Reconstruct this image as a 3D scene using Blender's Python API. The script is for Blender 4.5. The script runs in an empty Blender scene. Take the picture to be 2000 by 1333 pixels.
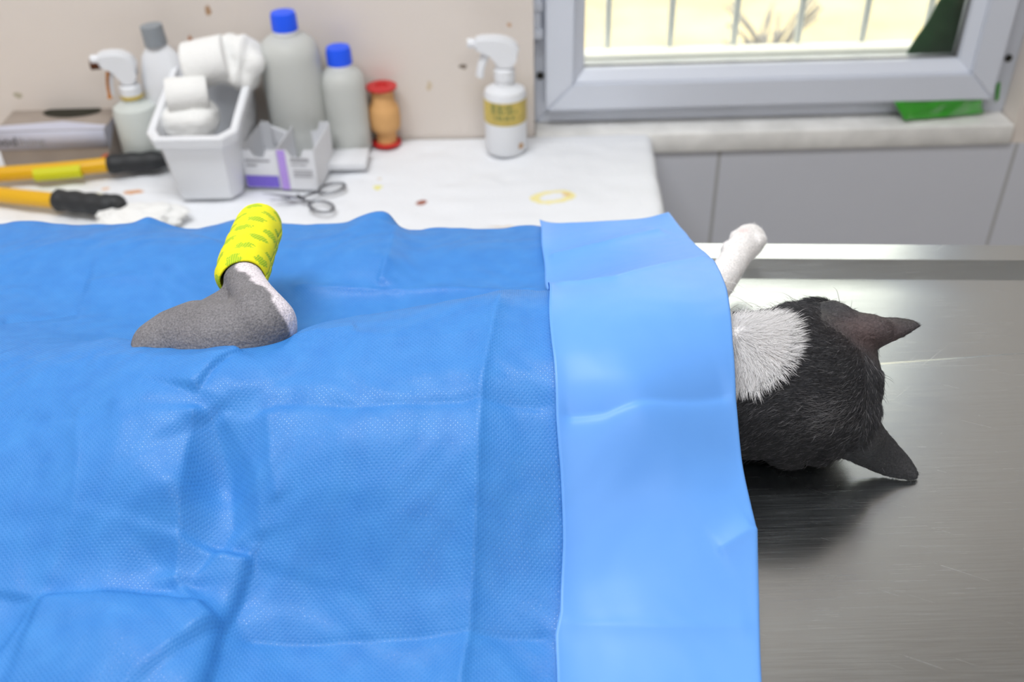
import bpy, bmesh, math, random
import numpy as np
from mathutils import Vector, Matrix, noise
random.seed(7); rng = np.random.default_rng(7)
sc = bpy.context.scene
R = math.radians
# ------------------------------------------------------------------ camera, world, lights, exposure
PW, PH, FPX = 2000, 1333, 1944.0
CAM = Vector((0, 0, 1.34))
PITCH, ROLL = R(36.0), R(1.5)
cam_d = bpy.data.cameras.new('camera'); cam = bpy.data.objects.new('camera', cam_d)
sc.collection.objects.link(cam); sc.camera = cam
cam_d.sensor_width = 36; cam_d.lens = 36 * FPX / PW
CR = Matrix.Rotation(R(90) - PITCH, 3, 'X') @ Matrix.Rotation(-ROLL, 3, 'Z')
cam.matrix_world = Matrix.Translation(CAM) @ CR.to_4x4()
cam_d.clip_start = 0.02; cam_d.clip_end = 100
cam_d.dof.use_dof = True; cam_d.dof.focus_distance = 0.575; cam_d.dof.aperture_fstop = 7.0
sc.view_settings.view_transform = 'Standard'; sc.view_settings.look = 'None'
sc.view_settings.gamma = 1; sc.view_settings.use_curve_mapping = False
sc.view_settings.exposure = 0.0
w = bpy.data.worlds.new('world'); sc.world = w; w.use_nodes = True
bg = w.node_tree.nodes['Background']; bg.inputs[0].default_value = (1.0, 0.96, 0.86, 1); bg.inputs[1].default_value = 3.5

def light(name, kind, loc, rot, power, size=None, color=(1, 1, 1)):
    d = bpy.data.lights.new(name, kind); d.energy = power; d.color = color
    if kind == 'AREA': d.shape = 'RECTANGLE'; d.size, d.size_y = size
    o = bpy.data.objects.new(name, d); sc.collection.objects.link(o); o.location = loc; o.rotation_euler = rot
    return o
light('sun', 'SUN', (0, 0, 6), (R(28), R(-8), 0), 2.0, color=(1, .95, .85)).data.angle = R(1)
light('ceiling_lamp_light', 'AREA', (-.40, .45, 2.55), (0, 0, 0), 30, (1.2, .35), (.96, .98, 1))
light('ceiling_lamp_light', 'AREA', (.45, -.9, 2.55), (0, 0, 0), 15, (1.3, .5), (.96, .98, 1))

def ray(px, py):
    return CR @ Vector(((px - PW / 2) / FPX, -(py - PH / 2) / FPX, -1))
def atz(px, py, z):
    d = ray(px, py); return CAM + d * ((z - CAM.z) / d.z)
def aty(px, py, y):
    d = ray(px, py); return CAM + d * (y / d.y)
def topx(p):
    q = CR.transposed() @ (Vector(p) - CAM); return (PW / 2 + FPX * q.x / -q.z, PH / 2 - FPX * q.y / -q.z)

# ------------------------------------------------------------------ materials
def N(nt, t, **kw):
    n = nt.nodes.new(t)
    for k, v in kw.items():
        if k.startswith('i_'):
            n.inputs[k[2:].replace('_', ' ')].default_value = v
        else: setattr(n, k, v)
    return n
def col(c, a=1): return (c[0], c[1], c[2], a)
def srgb(r, g, b):
    f = lambda v: (v / 255 / 12.92) if v / 255 <= .04045 else ((v / 255 + .055) / 1.055) ** 2.4
    return (f(r), f(g), f(b))
def mat(name, c, rough=.5, metal=0, spec=.5, nscale=0, namt=.1, bump=0, bscale=60, trans=0, ior=1.45, coat=0, sheen=0):
    m = bpy.data.materials.new(name); m.use_nodes = True; nt = m.node_tree; b = nt.nodes['Principled BSDF']
    b.inputs['Base Color'].default_value = col(c); b.inputs['Roughness'].default_value = rough
    b.inputs['Metallic'].default_value = metal; b.inputs['Specular IOR Level'].default_value = spec
    b.inputs['Transmission Weight'].default_value = trans; b.inputs['IOR'].default_value = ior
    b.inputs['Coat Weight'].default_value = coat; b.inputs['Sheen Weight'].default_value = sheen
    tc = N(nt, 'ShaderNodeTexCoord'); m['tc'] = tc.name
    if nscale:
        nz = N(nt, 'ShaderNodeTexNoise'); nz.inputs['Scale'].default_value = nscale; nz.inputs['Detail'].default_value = 5
        nt.links.new(tc.outputs['Object'], nz.inputs['Vector'])
        mx = N(nt, 'ShaderNodeMix', data_type='RGBA', blend_type='MIX')
        mx.inputs[6].default_value = col([max(0, v * (1 - namt)) for v in c]); mx.inputs[7].default_value = col([min(1, v * (1 + namt)) for v in c])
        rp = N(nt, 'ShaderNodeMapRange'); rp.inputs[1].default_value = .3; rp.inputs[2].default_value = .7
        nt.links.new(nz.outputs['Fac'], rp.inputs[0]); nt.links.new(rp.outputs[0], mx.inputs[0])
        nt.links.new(mx.outputs[2], b.inputs['Base Color'])
    if bump:
        nz2 = N(nt, 'ShaderNodeTexNoise'); nz2.inputs['Scale'].default_value = bscale; nz2.inputs['Detail'].default_value = 4
        nt.links.new(tc.outputs['Object'], nz2.inputs['Vector'])
        bp = N(nt, 'ShaderNodeBump'); bp.inputs['Strength'].default_value = bump; bp.inputs['Distance'].default_value = .002
        nt.links.new(nz2.outputs['Fac'], bp.inputs['Height']); nt.links.new(bp.outputs[0], b.inputs['Normal'])
    return m
def color_src(m):
    """(current colour source socket or None, principled) so that marks can be laid over it"""
    nt = m.node_tree; b = nt.nodes['Principled BSDF']; i = b.inputs['Base Color']
    if i.is_linked: return i.links[0].from_socket
    rgb = N(nt, 'ShaderNodeRGB'); rgb.outputs[0].default_value = i.default_value; nt.links.new(rgb.outputs[0], i); return rgb.outputs[0]
def spots(m, lst, ax=('X', 'Y'), nsc=120, namp=.004):
    """stains and marks with a shape of their own: (u, v, ru, rv, colour, ring?) in the surface's own metres"""
    nt = m.node_tree; b = nt.nodes['Principled BSDF']; tc = nt.nodes[m['tc']]
    cur = color_src(m)
    nz = N(nt, 'ShaderNodeTexNoise'); nz.inputs['Scale'].default_value = nsc; nt.links.new(tc.outputs['Object'], nz.inputs['Vector'])
    s0 = N(nt, 'ShaderNodeVectorMath', operation='SUBTRACT'); s0.inputs[1].default_value = (.5, .5, .5); nt.links.new(nz.outputs['Color'], s0.inputs[0])
    s1 = N(nt, 'ShaderNodeVectorMath', operation='SCALE'); s1.inputs['Scale'].default_value = namp * 2; nt.links.new(s0.outputs[0], s1.inputs[0])
    s2 = N(nt, 'ShaderNodeVectorMath', operation='ADD'); nt.links.new(tc.outputs['Object'], s2.inputs[0]); nt.links.new(s1.outputs[0], s2.inputs[1])
    for sp in lst:
        u, v, ru, rv, c = sp[:5]; ring = len(sp) > 5
        p = {'X': 0., 'Y': 0., 'Z': 0.}; p[ax[0]] = u; p[ax[1]] = v
        q = {'X': 0., 'Y': 0., 'Z': 0.}; q[ax[0]] = 1 / ru; q[ax[1]] = 1 / rv
        a = N(nt, 'ShaderNodeVectorMath', operation='SUBTRACT'); a.inputs[1].default_value = (p['X'], p['Y'], p['Z']); nt.links.new(s2.outputs[0], a.inputs[0])
        d = N(nt, 'ShaderNodeVectorMath', operation='MULTIPLY'); d.inputs[1].default_value = (q['X'], q['Y'], q['Z']); nt.links.new(a.outputs[0], d.inputs[0])
        l = N(nt, 'ShaderNodeVectorMath', operation='LENGTH'); nt.links.new(d.outputs[0], l.inputs[0])
        src = l.outputs['Value']
        if ring:
            e = N(nt, 'ShaderNodeMath', operation='SUBTRACT'); e.inputs[1].default_value = .85; nt.links.new(src, e.inputs[0])
            f = N(nt, 'ShaderNodeMath', operation='ABSOLUTE'); nt.links.new(e.outputs[0], f.inputs[0])
            g = N(nt, 'ShaderNodeMath', operation='MULTIPLY'); g.inputs[1].default_value = 4; nt.links.new(f.outputs[0], g.inputs[0]); src = g.outputs[0]
        r = N(nt, 'ShaderNodeMapRange'); r.inputs[1].default_value = .75; r.inputs[2].default_value = 1.05; r.inputs[3].default_value = sp[6] if len(sp) > 6 else .9; r.inputs[4].default_value = 0
        nt.links.new(src, r.inputs[0])
        mx = N(nt, 'ShaderNodeMix', data_type='RGBA'); nt.links.new(r.outputs[0], mx.inputs[0]); nt.links.new(cur, mx.inputs[6]); mx.inputs[7].default_value = col(c)
        cur = mx.outputs[2]
    nt.links.new(cur, b.inputs['Base Color'])

# ------------------------------------------------------------------ mesh helpers
def link(o): sc.collection.objects.link(o); return o
def mesh(name, vs, fs, m, parent=None, smooth=True, angle=None):
    me = bpy.data.meshes.new(name)
    base = parent_base(parent)
    me.from_pydata([tuple(Vector(v) - base) for v in vs], [], [tuple(f) for f in fs]); me.update()
    if m: me.materials.append(m)
    if smooth:
        me.polygons.foreach_set('use_smooth', [True] * len(me.polygons))
        if angle: me.set_sharp_from_angle(angle=R(angle))
    o = link(bpy.data.objects.new(name, me))
    if parent: o.parent = parent
    return o
def parent_base(p):
    b = Vector((0, 0, 0))
    while p is not None: b = b + p.location; p = p.parent
    return b
def from_bm(name, bm, m, parent=None, smooth=True, angle=35):
    bmesh.ops.recalc_face_normals(bm, faces=bm.faces)
    vs = [v.co.copy() for v in bm.verts]; bm.verts.index_update(); fs = [[v.index for v in f.verts] for f in bm.faces]; bm.free()
    return mesh(name, vs, fs, m, parent, smooth, angle)
def thing(name, label, cat, loc, group=None, kind=None):
    o = link(bpy.data.objects.new(name, None)); o.location = loc; o.empty_display_size = .05
    tag(o, label, cat, group, kind); return o
def tag(o, label=None, cat=None, group=None, kind=None):
    if label: o['label'] = label
    if cat: o['category'] = cat
    if group: o['group'] = group
    if kind: o['kind'] = kind
    return o
def bm_box(bm, lo, hi, bev=0, seg=2, mtx=None):
    r = bmesh.ops.create_cube(bm, size=1); vs = r['verts']
    for v in vs: v.co = Vector([lo[i] + (v.co[i] + .5) * (hi[i] - lo[i]) for i in range(3)])
    if bev:
        es = list({e for v in vs for e in v.link_edges})
        rr = bmesh.ops.bevel(bm, geom=es, offset=bev, segments=seg, affect='EDGES', profile=.5)
        vs = list(set(rr['verts']) | {v for v in vs if v.is_valid})
    if mtx:
        vv = {v for v in vs if v.is_valid}
        for v in vv: v.co = mtx @ v.co
    return vs
def box(name, lo, hi, m, parent=None, bev=.001, mtx=None):
    bm = bmesh.new(); bm_box(bm, lo, hi, bev, 2, mtx); return from_bm(name, bm, m, parent)
def lathe(name, prof, c, m, parent=None, seg=40, sx=1, sy=1, cap=True, mtx=None, angle=40):
    vs, fs = [], []
    for (r, z) in prof:
        for k in range(seg):
            a = 2 * math.pi * k / seg; p = Vector((r * math.cos(a) * sx, r * math.sin(a) * sy, z))
            vs.append((mtx @ p if mtx else p) + Vector(c))
    n = len(prof)
    for i in range(n - 1):
        for k in range(seg):
            a, b = i * seg + k, i * seg + (k + 1) % seg; fs.append((a, b, b + seg, a + seg))
    if cap: fs.append(tuple(range(seg))[::-1]); fs.append(tuple((n - 1) * seg + k for k in range(seg)))
    return mesh(name, vs, fs, m, parent, True, angle)
def frame_from(d):
    d = Vector(d).normalized(); u = d.orthogonal() if abs(d.z) > .95 else d.cross(Vector((0, 0, 1))); u.normalize(); return u, u.cross(d).normalized()
def tube_data(pts, rad, seg=16, flat=1, closed=False):
    pts = [Vector(p) for p in pts]; n = len(pts); vs, fs = [], []
    up = None
    for i, p in enumerate(pts):
        if closed: d = pts[(i + 1) % n] - pts[i - 1]
        else: d = pts[min(i + 1, n - 1)] - pts[max(i - 1, 0)]
        d.normalize()
        if up is None: u, v = frame_from(d)
        else:
            u = (up - d * up.dot(d)).normalized(); v = u.cross(d)
        up = u; r = rad[i] if hasattr(rad, '__len__') else rad
        for k in range(seg):
            a = 2 * math.pi * k / seg; vs.append(p + u * math.cos(a) * r + v * math.sin(a) * r * flat)
    for i in range(n if closed else n - 1):
        for k in range(seg):
            a, b = i * seg + k, i * seg + (k + 1) % seg; j = ((i + 1) % n) * seg
            fs.append((a, b, j + (k + 1) % seg, j + k))
    if not closed: fs.append(tuple(range(seg))[::-1]); fs.append(tuple((n - 1) * seg + k for k in range(seg)))
    return vs, fs
def tube(name, pts, rad, m, parent=None, **kw):
    v, f = tube_data(pts, rad, **kw); return mesh(name, v, f, m, parent, True, 50)
def spline(pts, n):
    pts = [Vector(p) for p in pts]; out = []
    P = [2 * pts[0] - pts[1]] + pts + [2 * pts[-1] - pts[-2]]
    for i in range(1, len(P) - 2):
        for k in range(n):
            t = k / n; a, b, c, d = P[i - 1:i + 3]
            out.append(.5 * ((2 * b) + (c - a) * t + (2 * a - 5 * b + 4 * c - d) * t * t + (3 * b - a - 3 * c + d) * t ** 3))
    out.append(pts[-1]); return out
def text(name, body, size, mtx, m, parent, ext=.00015, shear=0):
    cu = bpy.data.curves.new(name, 'FONT'); cu.body = body; cu.size = size; cu.extrude = ext; cu.align_x = 'LEFT'; cu.shear = shear
    o = bpy.data.objects.new(name, cu); sc.collection.objects.link(o)
    bpy.context.view_layer.update(); dg = bpy.context.evaluated_depsgraph_get()
    me = bpy.data.meshes.new_from_object(o.evaluated_get(dg)); bpy.data.objects.remove(o); bpy.data.curves.remove(cu)
    me.materials.clear(); me.materials.append(m); base = parent_base(parent)
    for v in me.vertices: v.co = (mtx @ v.co) - base
    o = link(bpy.data.objects.new(name, me)); o.parent = parent; return o

T, C = .92, .72      # table top and counter top heights
# ================================================================== ROOM
YW = 1.38
m_wall = mat('painted_wall', srgb(222, 213, 205), .55, nscale=3, namt=.03, bump=.15, bscale=25)
m_tile = mat('wall_tile', srgb(206, 208, 216), .22, nscale=2, namt=.03)
m_ceil = mat('ceiling_white', (.78, .78, .76), .8)
m_floor = mat('floor_tile', (.42, .42, .41), .4, nscale=6, namt=.1)
m_stone = mat('worn_sill', srgb(228, 227, 224), .6, nscale=22, namt=.12, bump=.3, bscale=60)
m_upvc = mat('white_upvc', srgb(215, 220, 231), .3, nscale=4, namt=.02)
m_grey = mat('grey_gasket', (.12, .12, .12), .6)
m_hole = mat('dark_hole', (.02, .018, .012), .8)
XL = aty(1043, 150, YW).x
XR_ = aty(1984, 236, YW).x
ZS = (aty(1290, 260, YW).z + aty(1980, 240, YW).z) / 2          # sill top
ZSB = (aty(1290, 297, YW).z + aty(1980, 280, YW).z) / 2         # sill bottom
ZT = 1.92
def struct(name, lo, hi, m, bev=0): return tag(box(name, lo, hi, m, None, bev), kind='structure')
struct('floor', (-1.7, -2.3, -.1), (2.0, YW + .16, 0), m_floor)
struct('ceiling', (-1.7, -2.3, 2.6), (2.0, YW + .16, 2.7), m_ceil)
struct('wall_left', (-1.7, -2.3, 0), (-1.6, YW, 2.6), m_wall)
struct('wall_right', (1.9, -2.3, 0), (2.0, YW, 2.6), m_wall)
struct('wall_front', (-1.7, -2.4, 0), (2.0, -2.3, 2.6), m_wall)
bm = bmesh.new()
bm_box(bm, (-1.7, YW, 0), (XL, YW + .16, 2.6)); bm_box(bm, (XR_, YW, ZSB), (2.0, YW + .16, 2.6)); bm_box(bm, (XL, YW, ZT), (XR_, YW + .16, 2.6))
wb = tag(from_bm('wall_back', bm, m_wall, None, False, None), kind='structure')
def wsp(px, py, r1, r2, c, *a): p = aty(px, py, YW); return (p.x, p.z, r1, r2, c) + a
spots(m_wall, [wsp(406, 20, .005, .009, srgb(170, 130, 90)), wsp(372, 78, .004, .006, srgb(180, 120, 80)), wsp(905, 130, .006, .004, srgb(110, 95, 80)),
               wsp(995, 48, .004, .004, srgb(195, 150, 110)), wsp(34, 186, .006, .005, srgb(165, 158, 130), 0, .5), wsp(838, 168, .004, .008, srgb(200, 180, 145), 0, .6)][:4]
      + [wsp(34, 186, .006, .005, srgb(172, 165, 140)), wsp(838, 168, .004, .008, srgb(205, 188, 160))], ('X', 'Z'))
# tiled wall under the window, with grout joints from its own pitch
nt = m_tile.node_tree; b_ = nt.nodes['Principled BSDF']; tc_ = nt.nodes[m_tile['tc']]
J1, J2 = aty(1402, 330, YW).x, aty(1975, 320, YW).x
sx_ = N(nt, 'ShaderNodeSeparateXYZ'); nt.links.new(tc_.outputs['Object'], sx_.inputs[0])
def joint(sock, off, pitch, wd):
    a = N(nt, 'ShaderNodeMath', operation='SUBTRACT'); a.inputs[1].default_value = off - pitch / 2; nt.links.new(sock, a.inputs[0])
    p = N(nt, 'ShaderNodeMath', operation='FLOORED_MODULO'); p.inputs[1].default_value = pitch; nt.links.new(a.outputs[0], p.inputs[0])
    s = N(nt, 'ShaderNodeMath', operation='SUBTRACT'); s.inputs[1].default_value = pitch / 2; nt.links.new(p.outputs[0], s.inputs[0])
    q = N(nt, 'ShaderNodeMath', operation='ABSOLUTE'); nt.links.new(s.outputs[0], q.inputs[0])
    l = N(nt, 'ShaderNodeMath', operation='LESS_THAN'); l.inputs[1].default_value = wd; nt.links.new(q.outputs[0], l.inputs[0]); return l.outputs[0]
jv = joint(sx_.outputs['X'], J1, J2 - J1, .0028); jh = joint(sx_.outputs['Z'], .46, .9, .002)
mxm = N(nt, 'ShaderNodeMath', operation='MAXIMUM'); nt.links.new(jv, mxm.inputs[0]); nt.links.new(jh, mxm.inputs[1])
cur = color_src(m_tile); mx = N(nt, 'ShaderNodeMix', data_type='RGBA'); nt.links.new(mxm.outputs[0], mx.inputs[0]); nt.links.new(cur, mx.inputs[6]); mx.inputs[7].default_value = col(srgb(172, 172, 174))
nt.links.new(mx.outputs[2], b_.inputs['Base Color'])
struct('wall_tiled', (XL, YW, 0), (2.0, YW + .16, ZSB), m_tile)
struct('trim_1', (XL + .001, YW - .006, ZSB), (XR_ - .001, YW + .10, ZS), m_stone, .004)
spots(m_stone, [(aty(1408, 275, YW).x, 0, .0016, .5, srgb(70, 62, 50)), (aty(1618, 238, YW).x, .0, .004, .012, srgb(120, 100, 60), 0, .0)][:1], ('X', 'Z'), 60, .002)
# window
YF = YW + .045
win = tag(link(bpy.data.objects.new('window_1', None)), kind='structure'); win.location = (XL, YF, ZS)
def ring(name, x0, x1, z0, z1, wd, y0, y1, m, parent, slope=0, bev=.0015):
    bm = bmesh.new()
    O = [(x0, z0), (x1, z0), (x1, z1), (x0, z1)]; I = [(x0 + wd, z0 + wd), (x1 - wd, z0 + wd), (x1 - wd, z1 - wd), (x0 + wd, z1 - wd)]
    for k in range(4):
        a, b = O[k], O[(k + 1) % 4]; c, d = I[(k + 1) % 4], I[k]
        f = [bm.verts.new((p[0], y0 + (slope if j > 1 else 0), p[1])) for j, p in enumerate((a, b, c, d))]
        g = [bm.verts.new((p[0], y1, p[1])) for p in (a, b, c, d)]
        bm.faces.new(f); bm.faces.new(g[::-1])
        for j in range(4): bm.faces.new((f[j], f[(j + 1) % 4], g[(j + 1) % 4], g[j]))
    if bev:
        bmesh.ops.bevel(bm, geom=list(bm.edges), offset=bev, segments=2, affect='EDGES')
    return from_bm(name, bm, m, parent)
YS = YW + .018
sl = aty(1066, 216, YS); sr = aty(1938, 197, YS)
sx0, sx1, sz0 = sl.x, sr.x, (sl.z + sr.z) / 2
g0 = aty(1143, 127, YS + .03); g1 = aty(1870, 112, YS + .03); gz = (g0.z + g1.z) / 2
zt = ZT - .04
wr = (g0.x - sx0 + sx1 - g1.x + gz - sz0) / 3
bead = .016
ring('window_frame', XL + .002, XR_ - .03, ZS + .001, ZT, .035, YF, YF + .06, m_upvc, win, 0, .002)
box('window_frame_edge', (XR_ - .03, YF, ZS), (XR_, YF + .06, ZT), m_upvc, win, .001)
sash = ring('sash', sx0, sx1, sz0, zt, wr - bead, YS, YS + .026, m_upvc, win, 0, .002)
ring('glazing_bead', sx0 + wr - bead, sx1 - wr + bead, sz0 + wr - bead, zt - wr + bead, bead, YS + .006, YS + .045, m_upvc, sash, .012, .001)
ring('gasket', sx0 + wr - .002, sx1 - wr + .002, sz0 + wr - .002, zt - wr + .002, .003, YS + .027, YS + .034, m_grey, sash, 0, 0)
mg = bpy.data.materials.new('window_glass'); mg.use_nodes = True; nt = mg.node_tree; nt.nodes.clear()
o_ = N(nt, 'ShaderNodeOutputMaterial'); tr = N(nt, 'ShaderNodeBsdfTransparent'); tr.inputs[0].default_value = (.94, .96, .95, 1)
gl = N(nt, 'ShaderNodeBsdfGlossy'); gl.inputs['Roughness'].default_value = .02; fr = N(nt, 'ShaderNodeFresnel'); ms = N(nt, 'ShaderNodeMixShader')
nt.links.new(fr.outputs[0], ms.inputs[0]); nt.links.new(tr.outputs[0], ms.inputs[1]); nt.links.new(gl.outputs[0], ms.inputs[2]); nt.links.new(ms.outputs[0], o_.inputs[0])
box('glass', (sx0 + wr, YS + .030, sz0 + wr), (sx1 - wr, YS + .034, zt - wr), mg, sash, 0)
for px, py, yy in ((1055, 147, YF), (1969, 113, YF)):
    p = aty(px, py, yy); v = lathe('screw_hole', [(.0001, 0), (.0055, 0), (.0055, .001), (.0001, .001)], (p.x, yy - .0012, p.z), m_hole, win, 16, mtx=Matrix.Rotation(R(90), 3, 'X'))
for py0, py1 in ((-60, 68),):
    p = aty(1046, py0, YF); q = aty(1048, py1, YF); x = p.x
    h = box('hinge', (x - .007, YF - .014, q.z), (x + .007, YF + .001, p.z), m_upvc, win, .002)
    for pz in (5, 60): z = aty(1046, pz, YF).z; box('hinge_knuckle', (x - .009, YF - .018, z - .007), (x + .009, YF + .001, z + .007), m_upvc, h, .002)
m_bar = mat('painted_grille', (.62, .66, .68), .5)
for px in (1187, 1310, 1435, 1560, 1686, 1808):
    p = aty(px, 60, YW + .20); tube('grille_bar', [(p.x, p.y, ZS - .1), (p.x, p.y, ZT + .1)], .0062, m_bar, win, seg=10)
# outdoors
m_gr = mat('dry_ground', srgb(196, 184, 152), .9, nscale=2.2, namt=.22)
m_ow = mat('outer_wall', srgb(190, 182, 165), .9, nscale=1.2, namt=.12)
spots(m_gr, [], ('X', 'Y'))
box('ground', (-6, YW + .17, -.02), (8, 12, 0), m_gr, None, 0)['kind'] = 'structure'
struct('wall_outside', (-6, 5.2, 0), (8, 5.4, 1.7), m_ow)
m_led = mat('outer_ledge', (.9, .9, .86), .7)
struct('trim_2', (XL - .1, YW + .162, ZS - .08), (XR_ + .1, YW + .197, gz - .026), m_led, .004)
m_bark = mat('grey_twig', (.25, .25, .27), .9); m_leaf = mat('dry_leaf', srgb(170, 160, 130), .8, nscale=8, namt=.3)
shr = thing('bare_shrub', 'bare grey shrub on the sunlit ground outside the window', 'shrub', (aty(1500, 60, 3.4).x, 3.4, 0))
tw_v, tw_f = [], []
for k in range(40):
    a = random.uniform(0, 6.28); l = random.uniform(.1, .34); s = Vector((random.uniform(-.05, .05), random.uniform(-.05, .05), 0)) + shr.location
    e = s + Vector((math.cos(a) * l * .6, math.sin(a) * l * .6, l * random.uniform(.5, 1)))
    v, f = tube_data(spline([s, (s + e) / 2 + Vector((0, 0, .03)), e], 3), .006, 5); o0 = len(tw_v); tw_v += v; tw_f += [[i + o0 for i in q] for q in f]
mesh('branch', tw_v, tw_f, m_bark, shr)['kind'] = 'stuff'
# green plastic bag stuffed round the corner of the sash
m_green = mat('green_plastic', srgb(58, 165, 44), .35, nscale=30, namt=.2, bump=.5, bscale=80)
m_green.node_tree.nodes['Principled BSDF'].inputs['Transmission Weight'].default_value = .15
bag = thing('plastic_bag', 'bright green plastic bag wedged under the corner of the window sash', 'plastic bag', aty(1830, 225, YS))
def quadsheet(name, P, nu, nv, amp, fq, m, parent, thick=.002):
    """P: 4 corner points; crumpled sheet with thickness"""
    P = [Vector(p) for p in P]; n = (P[1] - P[0]).cross(P[3] - P[0]).normalized(); vs, fs = [], []
    for s in (0, 1):
        for i in range(nu + 1):
            for j in range(nv + 1):
                u, v = i / nu, j / nv; p = (P[0] * (1 - u) + P[1] * u) * (1 - v) + (P[3] * (1 - u) + P[2] * u) * v
                p = p + n * (amp * noise.noise(p * fq) + s * thick); vs.append(p)
    W_ = nv + 1; K = (nu + 1) * W_
    for i in range(nu):
        for j in range(nv):
            a = i * W_ + j; fs.append((a, a + W_, a + W_ + 1, a + 1)); fs.append((K + a, K + a + 1, K + a + W_ + 1, K + a + W_))
    for i in range(nu): fs.append((i * W_, K + i * W_, K + (i + 1) * W_, (i + 1) * W_)); a = i * W_ + nv; fs.append((a, a + W_, K + a + W_, K + a))
    for j in range(nv): fs.append((j, j + 1, K + j + 1, K + j)); a = nu * W_ + j; fs.append((a, K + a, K + a + 1, a + 1))
    return mesh(name, vs, fs, m, parent)
zb = ZS + .003
quadsheet('bag_fold', [atz(1765, 236, zb), atz(1918, 222, zb), aty(1915, 196, YS + .004), aty(1745, 199, YS + .004)], 24, 10, .006, 45, m_green, bag, .004)
m_green_shade = mat('shaded_green_plastic', srgb(30, 78, 44), .4, nscale=20, namt=.3, bump=.4, bscale=60)  # bag green darkened: the shade behind the glass is put into the colour
quadsheet('bag_body', [aty(1768, 108, YS + .05), aty(1900, 108, YS + .05), aty(1930, -150, YS + .06), aty(1905, -110, YS + .06)], 20, 30, .012, 20, m_green_shade, bag, .003)
quadsheet('bag_corner', [aty(1943, 198, YF - .004), aty(1950, 192, YF - .004), aty(1953, 160, YF - .004), aty(1946, 165, YF - .004)], 4, 6, .002, 90, m_green, bag, .002)

# ================================================================== COUNTER
m_cab = mat('white_laminate', (.7, .7, .69), .4)
YB0 = .88; _e0, _e1 = atz(1258, 256, C), atz(1286, 440, C)
XC = _e1.x; XCY = lambda Y: _e1.x + (_e0.x - _e1.x) * (Y - _e1.y) / (_e0.y - _e1.y)
cnt = thing('counter', 'low white side counter against the painted wall', 'counter', (-.6, 1.1, 0))
box('cabinet', (-1.55, YB0 + .03, 0), (min(XCY(.9), XCY(YW)) - .01, YW - .002, C - .03), m_cab, cnt, .002)
box('counter_top', (-1.57, YB0, C - .03), (min(XCY(.88), XCY(YW)) - .004, YW - .001, C - .010), m_cab, cnt, .002)
m_cloth = mat('white_cloth', srgb(232, 234, 238), .85, nscale=0, bump=.5, bscale=140)
def csp(px, py, r1, r2, c, *a): p = atz(px, py, C); return (p.x, p.y, r1, r2, c) + a
nx, ny = 300, 130
vs, fs = [], []
prng = np.random.default_rng(3)
for i in range(nx + 1):
    for j in range(ny + 1):
        u = i / nx; Y = YB0 - .02 + (YW - .004 - YB0 + .02) * j / ny
        L = (XC + 1.5) + .22; s = u * L; over = s - (XCY(Y) + 1.5)
        q = Vector((s * 9, Y * 11, 0))
        wr_ = .0036 * abs(noise.noise(q * 1.3)) + 0.0050 * max(0, noise.noise(q * .9 + Vector((9, 3, 1)))) ** 1 + .0016 * noise.noise(q * 4)
        if abs(Y - YW) < .02: wr_ *= .3
        if over <= 0: vs.append((-1.5 + s, Y, C - .006 + wr_))
        else:
            a = min(over / .02, 1) * math.pi / 2; r = .0127
            dx = r * math.sin(a); dz = r * (1 - math.cos(a)) + max(0, over - .02)
            vs.append((XCY(Y) + dx + .010 * noise.noise(Vector((Y * 14, over * 5, 2))) * min(1, over / .05), Y, C - .006 + wr_ - dz))
for i in range(nx):
    for j in range(ny):
        a = i * (ny + 1) + j; fs.append((a, a + ny + 1, a + ny + 2, a + 1))
cl = mesh('tablecloth', vs, fs, m_cloth, None)
tag(cl, 'crinkled white cloth with small yellow and brown stains covering the side counter', 'cloth')
so = cl.modifiers.new('s', 'SOLIDIFY'); so.thickness = .0012; so.offset = -1
OR, YE, BR = srgb(214, 150, 90), srgb(232, 226, 120), srgb(150, 70, 35)
spots(m_cloth, [csp(258, 369, .016, .006, OR), csp(205, 361, .006, .004, srgb(225, 180, 140)), csp(185, 373, .014, .005, srgb(225, 222, 190)),
                csp(737, 360, .006, .009, YE), csp(1080, 380, .028, .018, srgb(238, 226, 150), 1), csp(1107, 378, .006, .006, srgb(226, 190, 130)),
                csp(822, 388, .009, .007, BR), csp(740, 343, .004, .003, srgb(215, 205, 190)), csp(980, 436, .02, .004, srgb(220, 208, 195))])

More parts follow.
